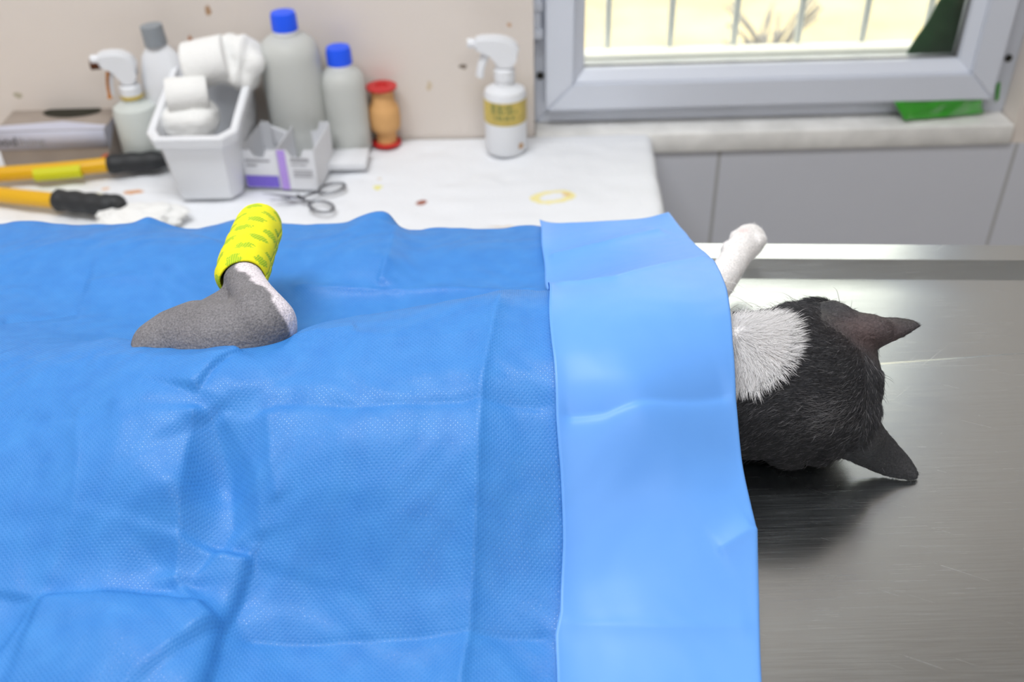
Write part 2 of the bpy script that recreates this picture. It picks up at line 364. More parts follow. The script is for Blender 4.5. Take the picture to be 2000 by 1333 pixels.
# ---- things on the counter
m_wp = mat('white_plastic', srgb(228, 230, 234), .35, spec=.5)
m_wp2 = mat('milky_plastic', srgb(205, 210, 206), .35)
m_blue = mat('blue_cap', srgb(30, 90, 245), .4)
m_gcap = mat('grey_cap', srgb(140, 146, 152), .5)
m_clear = mat('translucent_plastic', srgb(216, 218, 214), .3, trans=.22, ior=1.2)
m_gauze = mat('gauze_white', srgb(238, 238, 236), .95, bump=.8, bscale=300)
m_paper = mat('white_card', srgb(225, 226, 230), .7)
m_ink = mat('grey_ink', srgb(105, 106, 112), .7); m_ink2 = mat('pale_ink', srgb(165, 165, 170), .7)
CT = C + .0005
def zat(px, py, Y): return aty(px, py, Y).z
def bottle_saline(label, base, topp, r, cr, card=False):
    p = aty(*base, 1.378 - r - .003); p.z = CT; t = thing('saline_bottle', label, 'bottle', p, 'clear bottles with blue screw caps')
    H_ = zat(topp[0], topp[1], p.y) - CT
    hc = .024
    prof = [(.0005, 0), (r * .9, 0), (r, .006), (r, .04), (r * .985, .045), (r, .05), (r, H_ - hc - r * .92), (r * .97, H_ - hc - r * .66), (r * .86, H_ - hc - r * .42), (r * .68, H_ - hc - r * .26), (cr * .98, H_ - hc - r * .16), (cr * .9, H_ - hc), (.0005, H_ - hc)]
    b = lathe('bottle_body', prof, p, m_clear, t, 48)
    lathe('collar', [(.0005, 0), (cr * 1.02, 0), (cr * 1.05, .003), (cr * 1.02, .006), (.0005, .006)], p + Vector((0, 0, H_ - hc - .006)), m_wp, t, 40)
    cp = [(.0005, 0), (cr * 1.06, 0), (cr * 1.04, hc - .006), (cr * .95, hc - .001), (.0005, hc)]
    lathe('cap', cp, p + Vector((0, 0, H_ - hc)), m_blue, t, 40)
    return t, p, H_
t, p, H_ = bottle_saline('large clear bottle with blue cap standing behind the open white bin', (588, 256), (548, 22), .041, .0165)
quadsheet('paper_label', [p + Vector((-.034, -.0335, .028)), p + Vector((-.008, -.0445, .02)), p + Vector((-.010, -.0445, .052)), p + Vector((-.033, -.036, .058))], 6, 6, 0, 10, m_paper, t, .0005)
bottle_saline('smaller clear bottle with blue cap beside the beige tape spool', (683, 276), (655, 90), .032, .0165)
# spool
p = atz(756, 279, CT); Hs = zat(742, 166, p.y) - CT
t = thing('tape_spool', 'beige adhesive tape roll on a red flanged spool', 'tape', p)
m_red = mat('red_plastic', srgb(196, 42, 42), .4); m_tape = mat('beige_tape', srgb(214, 164, 106), .7, nscale=60, namt=.05)
for z, rr in ((0, .0212), (Hs - .004, .0218)): lathe('flange', [(.0005, z), (rr, z), (rr, z + .003), (.009, z + .004), (.008, z + .001), (.0005, z + .001)], p, m_red, t, 40)
s_ = Hs
lathe('tape_roll', [(.0145, .003), (.015, s_ * .2), (.0152, s_ * .22), (.0205, s_ * .26), (.0222, s_ * .32), (.0228, s_ * .45), (.0222, s_ * .58), (.0205, s_ * .66), (.0168, s_ * .71), (.0158, s_ * .9), (.0148, s_ - .004)], p, m_tape, t, 40)
# spray bottles
def sprayer(name, label, base, bodytop, top, r, m_body, flip=1, scale=1.0, az=0.):
    p = atz(*base, CT); t = thing(name, label, 'spray bottle', p)
    hb = zat(*bodytop, p.y) - CT; ht = zat(*top, p.y) - CT
    body = lathe('bottle_body', [(.0005, 0), (r * .93, 0), (r, .005), (r, hb - .012), (r * .93, hb - .004), (r * .7, hb), (.014, hb + .002), (.0125, hb + .012), (.0005, hb + .012)], p, m_body, t, 44)
    nk = lathe('collar', [(.0005, 0), (.0145, 0), (.0145, .014), (.011, .017), (.0005, .017)], p + Vector((0, 0, hb + .010)), m_wp, t, 24)
    # trigger head: side profile extruded
    z0 = hb + .026; hh = ht - z0
    prof = [(.012, 0), (-.010, 0), (-.012, hh * .35), (-.018, hh * .5), (-.036, hh * .62), (-.040, hh * .66), (-.040, hh * .92), (-.034, hh * .99), (-.010, hh), (.008, hh * .92), (.020, hh * .7), (.021, hh * .52), (.014, hh * .3)]
    M = Matrix.Rotation(az, 3, 'Z'); wd = .0105
    bm = bmesh.new()
    f = [bm.verts.new(p + M @ Vector((x * flip * scale, -wd, z0 + z))) for x, z in prof]; g = [bm.verts.new(p + M @ Vector((x * flip * scale, wd, z0 + z))) for x, z in prof]
    bm.faces.new(f); bm.faces.new(g[::-1])
    for k in range(len(f)): bm.faces.new((f[k], f[(k + 1) % len(f)], g[(k + 1) % len(f)], g[k]))
    bmesh.ops.bevel(bm, geom=list(bm.edges), offset=.003, segments=3, affect='EDGES')
    hd = from_bm('spray_head', bm, m_wp, t, True, 40)
    tr_ = [M @ Vector((x * flip * scale, 0, z0 + z)) + p for x, z in ((-.024, hh * .62), (-.027, hh * .35), (-.032, hh * .05), (-.034, -.012))]
    tube('trigger', spline(tr_, 5), .0042, m_wp, t, seg=10, flat=1.6)
    nz = p + M @ Vector((-.043 * flip * scale, 0, z0 + hh * .79))
    d = M @ Vector((-flip, 0, 0))
    tube('nozzle', [nz - d * .004, nz + d * .006], .0065, m_wp, hd, seg=14)
    return t, p, hb, z0, hh, M
t, p, hb, z0, hh, M = sprayer('spray_bottle', 'white spray bottle with gold label standing beside the window', (989, 291), (981, 168), (957, 70), .0295, m_wp, 1, 1.0)
m_gold = mat('gold_label', srgb(200, 178, 96), .5, nscale=50, namt=.2)
lb = lathe('label', [(.0299, hb * .50), (.0300, hb * .51), (.0300, hb * .84), (.0299, hb * .85)], p, m_gold, t, 44, cap=False)
m_olive = mat('olive_print', srgb(140, 140, 80), .6)
for k, (zz, a0, a1) in enumerate(((.76, -2.3, -1.2), (.69, -2.25, -1.0), (.60, -2.1, -1.15))):
    vs = []; fs = []
    for i in range(13):
        a = a0 + (a1 - a0) * i / 12
        for dz in (0, .0045): vs.append(p + Vector((.03025 * math.cos(a), .03025 * math.sin(a), hb * zz + dz * (.7 + .5 * ((i * 7 + k) % 3)))))
    fs = [(2 * i, 2 * i + 2, 2 * i + 3, 2 * i + 1) for i in range(12) if (i + k) % 4 != 3]
    mesh('label_print', vs, fs, m_olive, lb)
spots(m_wp, [], ('X', 'Y'))
ps = p + Vector((.021, -.0215, .014)); lathe('stain', [(.0001, .0005), (.004, .0005), (.0045, 0)], ps, mat('brown_stain', srgb(190, 150, 105), .8), t, 12, mtx=Matrix.Rotation(R(45), 3, 'Z') @ Matrix.Rotation(R(90), 3, 'X'))
t, p, hb, z0, hh, M = sprayer('spray_bottle', 'spray bottle with brown rust-stained nozzle behind the tissue box', (290, 311), (262, 200), (222, 98), .031, m_wp2, 1, .80, R(10))
m_rust = mat('rust_stain', srgb(178, 110, 30), .7, nscale=60, namt=.4); m_drust = mat('dark_rust', srgb(80, 40, 10), .8)
nz = p + M @ Vector((-.047 * .80, 0, z0 + hh * .66)); d = M @ Vector((-1, 0, 0))
tube('nozzle_stain', [nz - d * .010, nz + d * .005], .0072, m_drust, t, seg=12)
pts = [M @ Vector((x * .85, -.0072, z0 + z)) + p for x, z in ((-.024, hh * .55), (-.028, hh * .35), (-.0315, hh * .05), (-.033, -.014))]
tube('stain_run', spline(pts, 4), [.002] * 12 + [.0035], m_rust, t, seg=8)
lathe('stain_ring', [(.0150, hb + .008), (.0156, hb + .010), (.0150, hb + .013)], p, mat('yellow_stain', srgb(205, 180, 80), .7), t, 24, cap=False)
# flat shouldered bottle with grey cap
p = aty(358, 262, 1.340); p.z = CT; t = thing('squeeze_bottle', 'white bottle with grey cap standing behind the open bin', 'bottle', p)
Hc = zat(296, 46, p.y) - CT
prof = [(.0005, 0), (.032, 0), (.035, .006), (.035, Hc * .55), (.033, Hc * .62), (.024, Hc * .78), (.0145, Hc - .030), (.0135, Hc - .026), (.0005, Hc - .026)]
Mt = Matrix.Rotation(R(-3), 3, 'Y')
lathe('bottle_body', prof, p, m_wp, t, 40, sy=.62, mtx=Mt)
lathe('cap', [(.0005, Hc - .028), (.0152, Hc - .028), (.0146, Hc - .002), (.0005, Hc)], p, m_gcap, t, 30, mtx=Mt)
# tissue box
Yf = atz(222, 322, CT).y; bx1 = atz(222, 322, CT).x; bx0 = atz(8, 330, CT).x; bz = zat(203, 252, Yf) - CT; bd = .105
tb = thing('tissue_box', 'flat brown patterned tissue box with white band and dark oval slot', 'box', ((bx0 + bx1) / 2, Yf + bd / 2, CT))
m_brown = mat('brown_card', srgb(158, 146, 136), .6, nscale=18, namt=.12)
box('carton', (bx0, Yf, CT), (bx1, Yf + bd, CT + bz), m_brown, tb, .0012)
m_lil = mat('lilac_band', srgb(196, 197, 212), .55); m_dk = mat('slot_dark', srgb(40, 38, 26), .8)
quadsheet('front_band', [(bx0, Yf - .0008, CT + bz * .50), (bx1, Yf - .0008, CT + bz * .50), (bx1, Yf - .0008, CT + bz * .995), (bx0, Yf - .0008, CT + bz * .995)], 2, 2, 0, 1, m_lil, tb, .0004)
mesh('top_band', [(bx0, Yf, CT + bz + .0006), (bx1, Yf, CT + bz + .0006), (bx1, Yf + .012, CT + bz + .0006), ((bx0 + bx1) / 2 + .01, Yf + .03, CT + bz + .0006), (bx0, Yf + .018, CT + bz + .0006)], [(0, 1, 2, 3, 4)], m_lil, tb, False)
mesh('side_band', [(bx1 + .0006, Yf, CT + bz * .4), (bx1 + .0006, Yf + .05, CT + bz * .995), (bx1 + .0006, Yf, CT + bz * .995)], [(0, 1, 2)], m_lil, tb, False)
cx, cy = (bx0 + bx1) / 2 + .012, Yf + .062
mesh('slot', [(cx + .042 * math.cos(a) * (1 + .1 * math.sin(a)), cy + .020 * math.sin(a), CT + bz + .0008) for a in np.linspace(0, 2 * math.pi, 40, endpoint=False)], [tuple(range(40))], m_dk, tb, False)
RX = Matrix.Rotation(R(90), 4, 'X')
text('lettering', 'wood', .020, Matrix.Translation((bx0 - .016, Yf - .0022, CT + bz * .62)) @ RX, m_ink, tb)
text('lettering', 'living', .018, Matrix.Translation((bx0 + .032, Yf - .0022, CT + bz * .62)) @ RX, m_ink2, tb)
m_orange = mat('orange_print', srgb(225, 120, 85), .6)
mesh('orange_mark', [(bx1 - .016, Yf - .0006, CT + .012), (bx1 - .003, Yf - .0006, CT + .010), (bx1 - .004, Yf - .0006, CT + .019), (bx1 - .010, Yf - .0006, CT + .016)], [(0, 1, 2, 3)], m_orange, tb, False)
# open white bin
def bin_build():
    fl = atz(346, 388, CT); frr = atz(466, 392, CT)
    ax = Vector((math.sin(R(1)), math.cos(R(1)), 0)); sd = Vector((ax.y, -ax.x, 0))
    w0 = (frr - fl).length; cb = (fl + frr) / 2
    Lb, Lt = .148, .17; w1 = .102
    Yr = cb.y - .012
    zf = zat(366, 262, Yr) - CT
    o = cb; t = thing('storage_bin', 'open white plastic bin filled with gauze rolls on the counter', 'bin', cb + ax * .09)
    def P(u, v, z, inset=0):   # u: -1..1 across, v: 0..1 along
        k = min(1, z / zf) if z > 0 else 0
        hw = (w0 / 2 * (1 - k) + w1 / 2 * k) - inset
        L0 = -.020 * k + inset; L1 = Lb + .012 * k - inset
        return o + sd * (u * hw) + ax * (L0 + (L1 - L0) * v) + Vector((0, 0, z))
    def loop(zfun, inset, n=10, rc=.12):
        pts = []
        cs = [(-1, 0), (1, 0), (1, 1), (-1, 1)]
        path = []
        for k in range(4):
            a, b = cs[k], cs[(k + 1) % 4]
            for q in np.linspace(rc, 1 - rc, n): path.append((a[0] + (b[0] - a[0]) * q, a[1] + (b[1] - a[1]) * q))
        return [P(u, v, zfun(v), inset) for u, v in path]
    hback = .137
    ztop = lambda v: zf + (hback - zf) * max(0, (v - .12) / .88) ** .9
    loops = [loop(lambda v: .001, 0.0), loop(lambda v: .02, 0), loop(lambda v: ztop(v) * .55, 0), loop(lambda v: ztop(v) - .016, 0), loop(lambda v: ztop(v) - .015, -.006), loop(lambda v: ztop(v) - .002, -.007), loop(ztop, -.005), loop(ztop, .0025), loop(lambda v: ztop(v) * .5, .0025), loop(lambda v: .004, .003)]
    n = len(loops[0]); vs = [q for l in loops for q in l]; fs = []
    for i in range(len(loops) - 1):
        for k in range(n): a, b = i * n + k, i * n + (k + 1) % n; fs.append((a, b, b + n, a + n))
    fs.append(tuple(range(n))[::-1]); fs.append(tuple((len(loops) - 1) * n + k for k in range(n)))
    mesh('bin_shell', vs, fs, m_wp, t, True, 30)
    return t, o, ax, sd, zf, P
t, bo, bax, bsd, bzf, BP = bin_build()
pp = [BP(-.55, 0, bzf * .82, -.0006), BP(.75, 0, bzf * .82, -.0006), BP(.75, 0, bzf * .60, -.0006), BP(-.55, 0, bzf * .60, -.0006)]
def roll_obj(label, c, d, r, ln, cloth=False):
    t = thing('gauze_roll', label, 'gauze roll', c, 'gauze rolls in the open bin')
    d = Vector(d).normalized(); u, v = frame_from(d); vs, fs = [], []
    seg = 36
    prof = [(.004, .48), (.0045, .5), (r * .93, .5), (r, .46), (r * 1.01, 0), (r, -.46), (r * .93, -.5), (.0045, -.5), (.004, -.48)]
    for rr, z in prof:
        for k in range(seg):
            a = 2 * math.pi * k / seg; r2 = rr * (1 + .02 * math.sin(3 * a + 1)); vs.append(Vector(c) + d * z * ln + (u * math.cos(a) + v * math.sin(a)) * r2)
    for i in range(len(prof) - 1):
        for k in range(seg): a, b = i * seg + k, i * seg + (k + 1) % seg; fs.append((a, b, b + seg, a + seg))
    mesh('rolled_gauze', vs, fs, m_gauze, t, True, 40); return t
def inbin(v, px, py):                 # point at pixel on the vertical plane across the bin at depth v
    o = bo + bax * (.2 * v); d = ray(px, py); k = (o - CAM).dot(bax) / d.dot(bax); return CAM + d * k
roll_obj('small upright-edged gauze roll at the front of the open bin', inbin(.30, 366, 186), (1, .25, -.05), .0235, .052)
roll_obj('larger gauze roll lying on top of the bin contents', inbin(.50, 405, 122), (.95, .1, .15), .031, .056)
c = inbin(.28, 372, 234); tq = thing('cotton_pad', 'thick folded cotton pad at the bottom front of the open bin', 'cotton pad', c)
bm = bmesh.new(); bmesh.ops.create_icosphere(bm, subdivisions=4, radius=1)
for v in bm.verts:
    n_ = v.co.normalized(); k = (abs(n_.x) ** 3 + abs(n_.y) ** 3 + abs(n_.z) ** 3) ** (-1 / 3); q = n_ * k
    v.co = c + bsd * q.x * .037 + bax * q.y * .034 + Vector((0, 0, q.z * .022)) + n_ * .002 * noise.noise(n_ * 4)
from_bm('pad', bm, m_gauze, tq, True, None)
c = inbin(.60, 466, 124); tq = thing('gauze_sheet', 'crumpled white gauze sheet heaped at the back right of the bin', 'gauze', c)
bm = bmesh.new(); bmesh.ops.create_icosphere(bm, subdivisions=5, radius=1)
for v in bm.verts:
    n_ = v.co.copy(); f = 1 + .30 * noise.noise(n_ * 1.4 + Vector((4, 1, 0))) + .035 * math.sin(12 * n_.x - 3 * n_.z + 2 * noise.noise(n_ * 1.5))
    v.co = c + bsd * (n_.x * .036 * f) + bax * (n_.y * .036 * f) + Vector((0, 0, n_.z * .036 * f))
from_bm('gauze_fold', bm, m_gauze, tq, True, None)
# card boxes
m_purple = mat('purple_print', srgb(120, 100, 205), .6); m_lav = mat('lavender_print', srgb(182, 150, 228), .6)
def card_box(label, fl, fr_, depth, h, left):
    a = atz(*fl, CT); b = atz(*fr_, CT); ax = (b - a).normalized(); dp = Vector((-ax.y, ax.x, 0)); w_ = (b - a).length
    t = thing('card_carton', label, 'box', (a + b) / 2 + dp * depth / 2, 'torn open card cartons beside the white bin')
    th = .0008
    def wall_(p0, p1, notch, hh):
        n = 24; vs = []
        d = (p1 - p0); nn = Vector((d.y, -d.x, 0)).normalized() * th
        for s in (0, 1):
            for i in range(n + 1):
                u = i / n; z = hh - notch * max(0, 1 - ((u - .5) / .22) ** 2) ** .5 + .0012 * noise.noise(Vector((u * 9, s * 0, hh * 99)))
                q = p0 + d * u + nn * s; vs += [q, q + Vector((0, 0, z))]
        fs = []; K = 2 * (n + 1)
        for i in range(n):
            k = 2 * i; fs += [(k, k + 2, k + 3, k + 1), (K + k, K + k + 1, K + k + 3, K + k + 2), (k + 1, k + 3, K + k + 3, K + k + 1)]
        fs += [(0, 1, K + 1, K), (2 * n, K + 2 * n, K + 2 * n + 1, 2 * n + 1)]
        return vs, fs
    V, F = [], []
    c0, c1, c2, c3 = a, b, b + dp * depth, a + dp * depth
    for p0, p1, nch, hh in ((c0, c1, h * .2, h), (c1, c2, 0, h * 1.0), (c2, c3, h * .25, h * 1.05), (c3, c0, 0, h)):
        v, f = wall_(p0, p1, nch, hh); o0 = len(V); V += v; F += [[i + o0 for i in q] for q in f]
    o0 = len(V); V += [c0, c1, c2, c3]; F.append([o0, o0 + 3, o0 + 2, o0 + 1])
    bx = mesh('carton', V, F, m_paper, t, False)
    n_ = -dp * .0016
    def pan(name, u0, u1, z0_, z1_, m, s=0):
        mesh(name, [a + ax * (w_ * u0) + n_ + Vector((0, 0, h * z0_)), a + ax * (w_ * u1) + n_ + Vector((0, 0, h * z0_)), a + ax * (w_ * (u1 - s)) + n_ + Vector((0, 0, h * z1_)), a + ax * (w_ * (u0 - s)) + n_ + Vector((0, 0, h * z1_))], [(0, 1, 2, 3)], m, t, False)
    if left:
        pan('printed_panel', .02, .98, .03, .34, m_purple); pan('print_line', .08, .8, .70, .76, m_ink2); pan('print_line', .1, .4, .58, .63, m_ink2)
    else:
        pan('printed_stripe', .0, .22, .0, .995, m_lav); n_ = n_ * 1.3
        pan('print_line', .34, .86, .72, .80, m_ink2); pan('print_line', .34, .78, .62, .645, m_ink2)
        for k in range(3): pan('print_line', .38, .92, .48 - k * .07, .505 - k * .07, m_ink2)
    return t
card_box('left torn open card carton with purple printed foot', (484, 366), (550, 368), .085, .056, True)
card_box('right torn open card carton with lavender stripe', (553, 369), (622, 371), .085, .058, False)
p0 = atz(636, 336, CT); p1 = atz(716, 334, CT)
mpk = box('paper_packet', (p0.x, p0.y, CT + .001), (p1.x, p0.y + .05, CT + .012), m_paper, None, .002)
tag(mpk, 'small flat white packet lying in front of the smaller bottle', 'packet')
# scissors
m_steel2 = mat('dark_steel', srgb(120, 122, 128), .3, metal=1)
pv = atz(583, 387, CT + .004); sc_t = thing('scissors', 'open steel surgical scissors lying on the white cloth', 'scissors', pv)
def scis(tip, ringc, rr, ang, dz):
    tp = atz(*tip, CT + dz); rc = atz(*ringc, CT + dz)
    d = (rc - pv).normalized(); e = rc - d * rr * 1.5
    v, f = tube_data(spline([tp, tp.lerp(pv, .5), pv, pv.lerp(e, .5), e], 5), [.0006 + .0028 * min(1, i / 9) if i < 10 else .0024 for i in range(21)], 8, .6)
    n = 24; rp = []
    a0 = math.atan2(d.y, d.x)
    for k in range(n):
        a = 2 * math.pi * k / n; q = Vector((math.cos(a) * rr * 1.5, math.sin(a) * rr, 0)); q.rotate(Matrix.Rotation(a0, 3, 'Z')); rp.append(rc + q)
    v2, f2 = tube_data(rp, .0019, 8, closed=True); o0 = len(v); v += v2; f += [[i + o0 for i in q] for q in f2]
    return mesh('blade_and_handle', v, f, m_steel2, sc_t, True, 60)
scis((512, 377), (628, 404), .0125, 0, .005); scis((528, 392), (648, 368), .0125, 0, .0035)
lathe('pivot_screw', [(.0005, 0), (.004, 0), (.003, .002), (.0005, .002)], pv + Vector((0, 0, .002)), m_steel2, sc_t, 14)
# long-handled cutter
m_yel = mat('yellow_paint', srgb(224, 172, 24), .35); m_rub = mat('black_rubber', (.022, .024, .027), .55, bump=.3, bscale=300); m_lime = mat('lime_print', srgb(205, 205, 20), .5)
ct = thing('bolt_cutter', 'long cutter with yellow handles and black grips beside the tissue box', 'cutter', atz(20, 350, CT))
ZC = CT + .0145
def handle(pts_y, pts_g, rg):
    a = [atz(x, y, ZC) for x, y in pts_y]; tube('handle', spline(a, 4), .0105, m_yel, ct, seg=18)
    g = [atz(x, y, ZC) for x, y in pts_g]; s = spline(g, 5); n = len(s)
    tube('grip', s, [rg * (.82 if i == 0 else 1 + .06 * math.sin(i * 1.3)) * (1 if i < n * .72 else 1 - .55 * (i / n - .72) / .28) for i in range(n)], m_rub, ct, seg=20)
handle([(-420, 372), (-150, 352), (100, 333), (222, 321)], [(210, 322), (250, 318), (290, 315), (336, 311)], .0135)
handle([(-420, 350), (-150, 362), (0, 381), (118, 393)], [(108, 391), (140, 394), (175, 398), (205, 401), (228, 400), (241, 408)], .0145)
a, b = atz(68, 339, ZC), atz(160, 331, ZC)
tube('printed_strip', [a + Vector((0, -.0012, -.0016)), b + Vector((0, -.0012, -.0016))], .0094, m_lime, ct, seg=12)
h0 = atz(-430, 361, ZC); tube('cutter_head', [h0 + Vector((.05, 0, 0)), h0 + Vector((0, 0, 0)), h0 + Vector((-.1, -.005, 0)), h0 + Vector((-.14, -.005, 0))], [.016, .024, .02, .006], m_steel2, ct, seg=16, flat=.5)
# cotton wad by the grip
c = atz(275, 425, CT + .006); tq = thing('cotton_wad', 'loose white cotton wad lying below the black grip', 'cotton', c)
bm = bmesh.new(); bmesh.ops.create_icosphere(bm, subdivisions=5, radius=1)
for v in bm.verts:
    n_ = v.co.copy(); f = 1 + .25 * noise.noise(n_ * 2.2) + .08 * noise.noise(n_ * 7)
    v.co = c + Vector((n_.x * .055 * f, n_.y * .03 * f, max(-.006, n_.z * .014 * f)))
from_bm('cotton', bm, m_gauze, tq, True, None)

# ================================================================== STEEL TABLE
m_steel = mat('brushed_steel', srgb(200, 205, 207), .24, metal=1)
nt = m_steel.node_tree; b_ = nt.nodes['Principled BSDF']; tc_ = nt.nodes[m_steel['tc']]
def stretched(rz, sc3, scale, detail=3):
    mp = N(nt, 'ShaderNodeMapping', vector_type='TEXTURE'); mp.inputs['Rotation'].default_value = (0, 0, R(rz)); mp.inputs['Scale'].default_value = [1 / q for q in sc3]; nt.links.new(tc_.outputs['Object'], mp.inputs[0])
    nz = N(nt, 'ShaderNodeTexNoise'); nz.inputs['Scale'].default_value = scale; nz.inputs['Detail'].default_value = detail; nt.links.new(mp.outputs[0], nz.inputs['Vector']); return nz.outputs['Fac']
br = stretched(0, (1, 40, 1), 30, 4); scr = stretched(-28, (1, 60, 1), 16, 2); scr2 = stretched(42, (1, 70, 1), 14, 2); blo = stretched(0, (1, 1, 1), 9, 3)
def rng_(s, a, b, c, d):
    r = N(nt, 'ShaderNodeMapRange'); r.inputs[1].default_value, r.inputs[2].default_value, r.inputs[3].default_value, r.inputs[4].default_value = a, b, c, d; nt.links.new(s, r.inputs[0]); return r.outputs[0]
def mth(op, a, b):
    m_ = N(nt, 'ShaderNodeMath', operation=op)
    for k, s in enumerate((a, b)):
        if isinstance(s, (int, float)): m_.inputs[k].default_value = s
        else: nt.links.new(s, m_.inputs[k])
    return m_.outputs[0]
rg = mth('ADD', rng_(br, .3, .7, .17, .25), rng_(blo, .35, .7, 0, .05)); rg = mth('ADD', rg, mth('ADD', rng_(scr, .72, .78, 0, .12), rng_(scr2, .74, .80, 0, .12)))
nt.links.new(rg, b_.inputs['Roughness'])
hgt = mth('ADD', mth('MULTIPLY', br, .06), mth('ADD', rng_(scr, .72, .80, 0, .5), rng_(scr2, .73, .82, 0, .45)))
bp = N(nt, 'ShaderNodeBump'); bp.inputs['Strength'].default_value = .09; bp.inputs['Distance'].default_value = .0005; nt.links.new(hgt, bp.inputs['Height']); nt.links.new(bp.outputs[0], b_.inputs['Normal'])
ZL = T + .0076
A = atz(1340, 473, ZL); B = atz(2000, 477, ZL); tu = (B - A).normalized(); tv = Vector((tu.y, -tu.x, 0))    # tv points to the camera side
TO = A - tu * .75; LT, WT = 1.5, .66
def TP(u, v, z): q = TO + tu * u + tv * v; return Vector((q.x, q.y, z))
lipw = ((atz(1700, 508, ZL) - A).dot(tv)); wallv = lipw + .0165
c1, c2 = atz(1715, 712, T), atz(2000, 692, T); cu1, cv1 = (c1 - TO).dot(tu), (c1 - TO).dot(tv); cu2, cv2 = (c2 - TO).dot(tu), (c2 - TO).dot(tv)
cs = (cv2 - cv1) / (cu2 - cu1); cvl = lambda u: cv1 + cs * (u - cu1)
tbl = thing('operating_table', 'stainless steel examination table with raised rear lip under the blue sheet', 'table', TP(LT / 2, WT / 2, 0))
us = np.linspace(0, LT, 61); rows = []
tilt = .022
def rowset(u):
    cvx = cvl(u); xt = max(0, u - cu1) * .008
    return [(0, ZL - .05), (0, ZL - .002), (.002, ZL), (lipw - .001, ZL), (lipw, ZL - .0003), (wallv, T + .0001), (wallv + .001, T), (wallv + .02, T), ((wallv + cvx) / 2, T), (cvx - .0015, T - .0001), (cvx + .0015, T + .0007 + xt), ((cvx + WT) / 2, T + xt + tilt * ((WT - cvx) / 2)), (WT - .03, T + xt + tilt * (WT - .03 - cvx)), (WT - .004, T + xt + tilt * (WT - cvx)), (WT, T - .002), (WT, T - .04)]
vs, fs = [], []; nr = len(rowset(0))
for u in us:
    for v, z in rowset(u): vs.append(TP(u, v, z))
for i in range(len(us) - 1):
    for j in range(nr - 1): a = i * nr + j; fs.append((a, a + nr, a + nr + 1, a + 1))
ttop = mesh('table_top', vs, fs, m_steel, tbl, True, 12)
# lips at both ends and underframe
for u0 in (0, LT - .03):
    vv = [TP(u0, 0, ZL), TP(u0 + .03, 0, ZL), TP(u0 + .03, WT, ZL), TP(u0, WT, ZL)]; vb = [Vector((q.x, q.y, T - .05)) for q in vv]
    mesh('end_lip', vv + vb, [(0, 3, 2, 1), (4, 5, 6, 7), (0, 1, 5, 4), (1, 2, 6, 5), (2, 3, 7, 6), (3, 0, 4, 7)], m_steel, tbl, False)
for u0, v0 in ((.08, .06), (LT - .08, .06), (.08, WT - .06), (LT - .08, WT - .06)):
    q = TP(u0, v0, 0); tube('leg', [(q.x, q.y, 0), (q.x, q.y, T - .03)], .018, m_steel, tbl, seg=16)

# ================================================================== BLUE DRAPE
def blueback(px, py): 
    return None
Ybx = lambda X: A.y + (X - A.x) * (tu.y / tu.x) + .012
ctl = []
def cz(px, py, h): p = atz(px, py, T + h / 100); ctl.append((p.x, p.y, h / 100))
for px, py in ((-300, 440), (-120, 438), (0, 438), (40, 433), (90, 437), (160, 440), (240, 437), (270, 432), (290, 425), (310, 432), (335, 441), (378, 447), (430, 438), (470, 428), (500, 428), (540, 437), (640, 437), (680, 431), (710, 419), (738, 414), (762, 420), (778, 440), (840, 446), (900, 448), (970, 447), (1042, 441), (1055, 443), (1130, 440), (1200, 437), (1270, 430), (1303, 421)):
    p = aty(px, py, .70); Y = Ybx(p.x); p = aty(px, py, Y); ctl.append((p.x, p.y, p.z - T))
for px, py, h in ((-250, 480, 2.8), (100, 480, 2.9), (280, 480, 3.3), (400, 480, 2.7), (560, 490, 2.7), (700, 480, 3.2), (740, 500, 3.3), (790, 500, 2.6), (900, 495, 2.5), (1040, 500, 2.5), (1150, 480, 3.0), (1300, 470, 3.8),
                  (-200, 560, 2.2), (0, 555, 2.3), (150, 560, 2.4), (300, 545, 2.6), (600, 563, 2.2), (740, 570, 2.0), (900, 566, 2.1), (1040, 558, 2.4), (1130, 510, 3.3), (1250, 480, 3.9),
                  (985, 577, 9.0), (1075, 573, 9.1), (1240, 545, 9.4), (1400, 518, 8.2), (1412, 572, 9.4), (900, 588, 9.0), (800, 604, 8.9), (700, 622, 8.7), (600, 643, 8.6), (558, 664, 8.4), (480, 687, 8.7), (350, 692, 8.6), (262, 695, 8.3),
                  (180, 702, 7.6), (100, 672, 5.6), (0, 626, 3.4), (-200, 640, 4.0),
                  (1420, 690, 9.0), (1425, 780, 7.4), (1250, 700, 9.6), (1100, 700, 9.6), (1250, 800, 8.4), (940, 700, 9.2), (700, 700, 9.3), (850, 650, 9.6), (600, 740, 8.8), (450, 760, 8.6), (330, 770, 8.5), (160, 780, 7.6), (0, 780, 6.4), (-200, 780, 6),
                  (1440, 900, 5.0), (1470, 1040, 3.6), (1473, 1180, 2.0), (1478, 1333, 1.2), (1250, 950, 5.4), (1100, 950, 5.6), (930, 950, 6.0), (750, 950, 6.4), (600, 950, 6.2), (500, 940, 6.0), (430, 950, 5.2), (330, 950, 6.3), (150, 950, 6.0), (0, 950, 5.4), (-200, 950, 5),
                  (1250, 1200, 2.2), (1000, 1150, 2.6), (800, 1150, 2.9), (620, 1150, 2.8), (300, 1120, 3.4), (100, 1130, 3.6), (0, 1150, 3.2), (-200, 1150, 3),
                  (1250, 1333, 1.3), (900, 1333, 1.4), (600, 1333, 1.5), (300, 1333, 3.0), (100, 1333, 2.8), (-200, 1333, 2.4),
                  (1300, 1600, 1.2), (700, 1600, 1.2), (0, 1600, 1.5), (200, 1250, 3.5), (1470, 1600, 1.2)):
    cz(px, py, h)
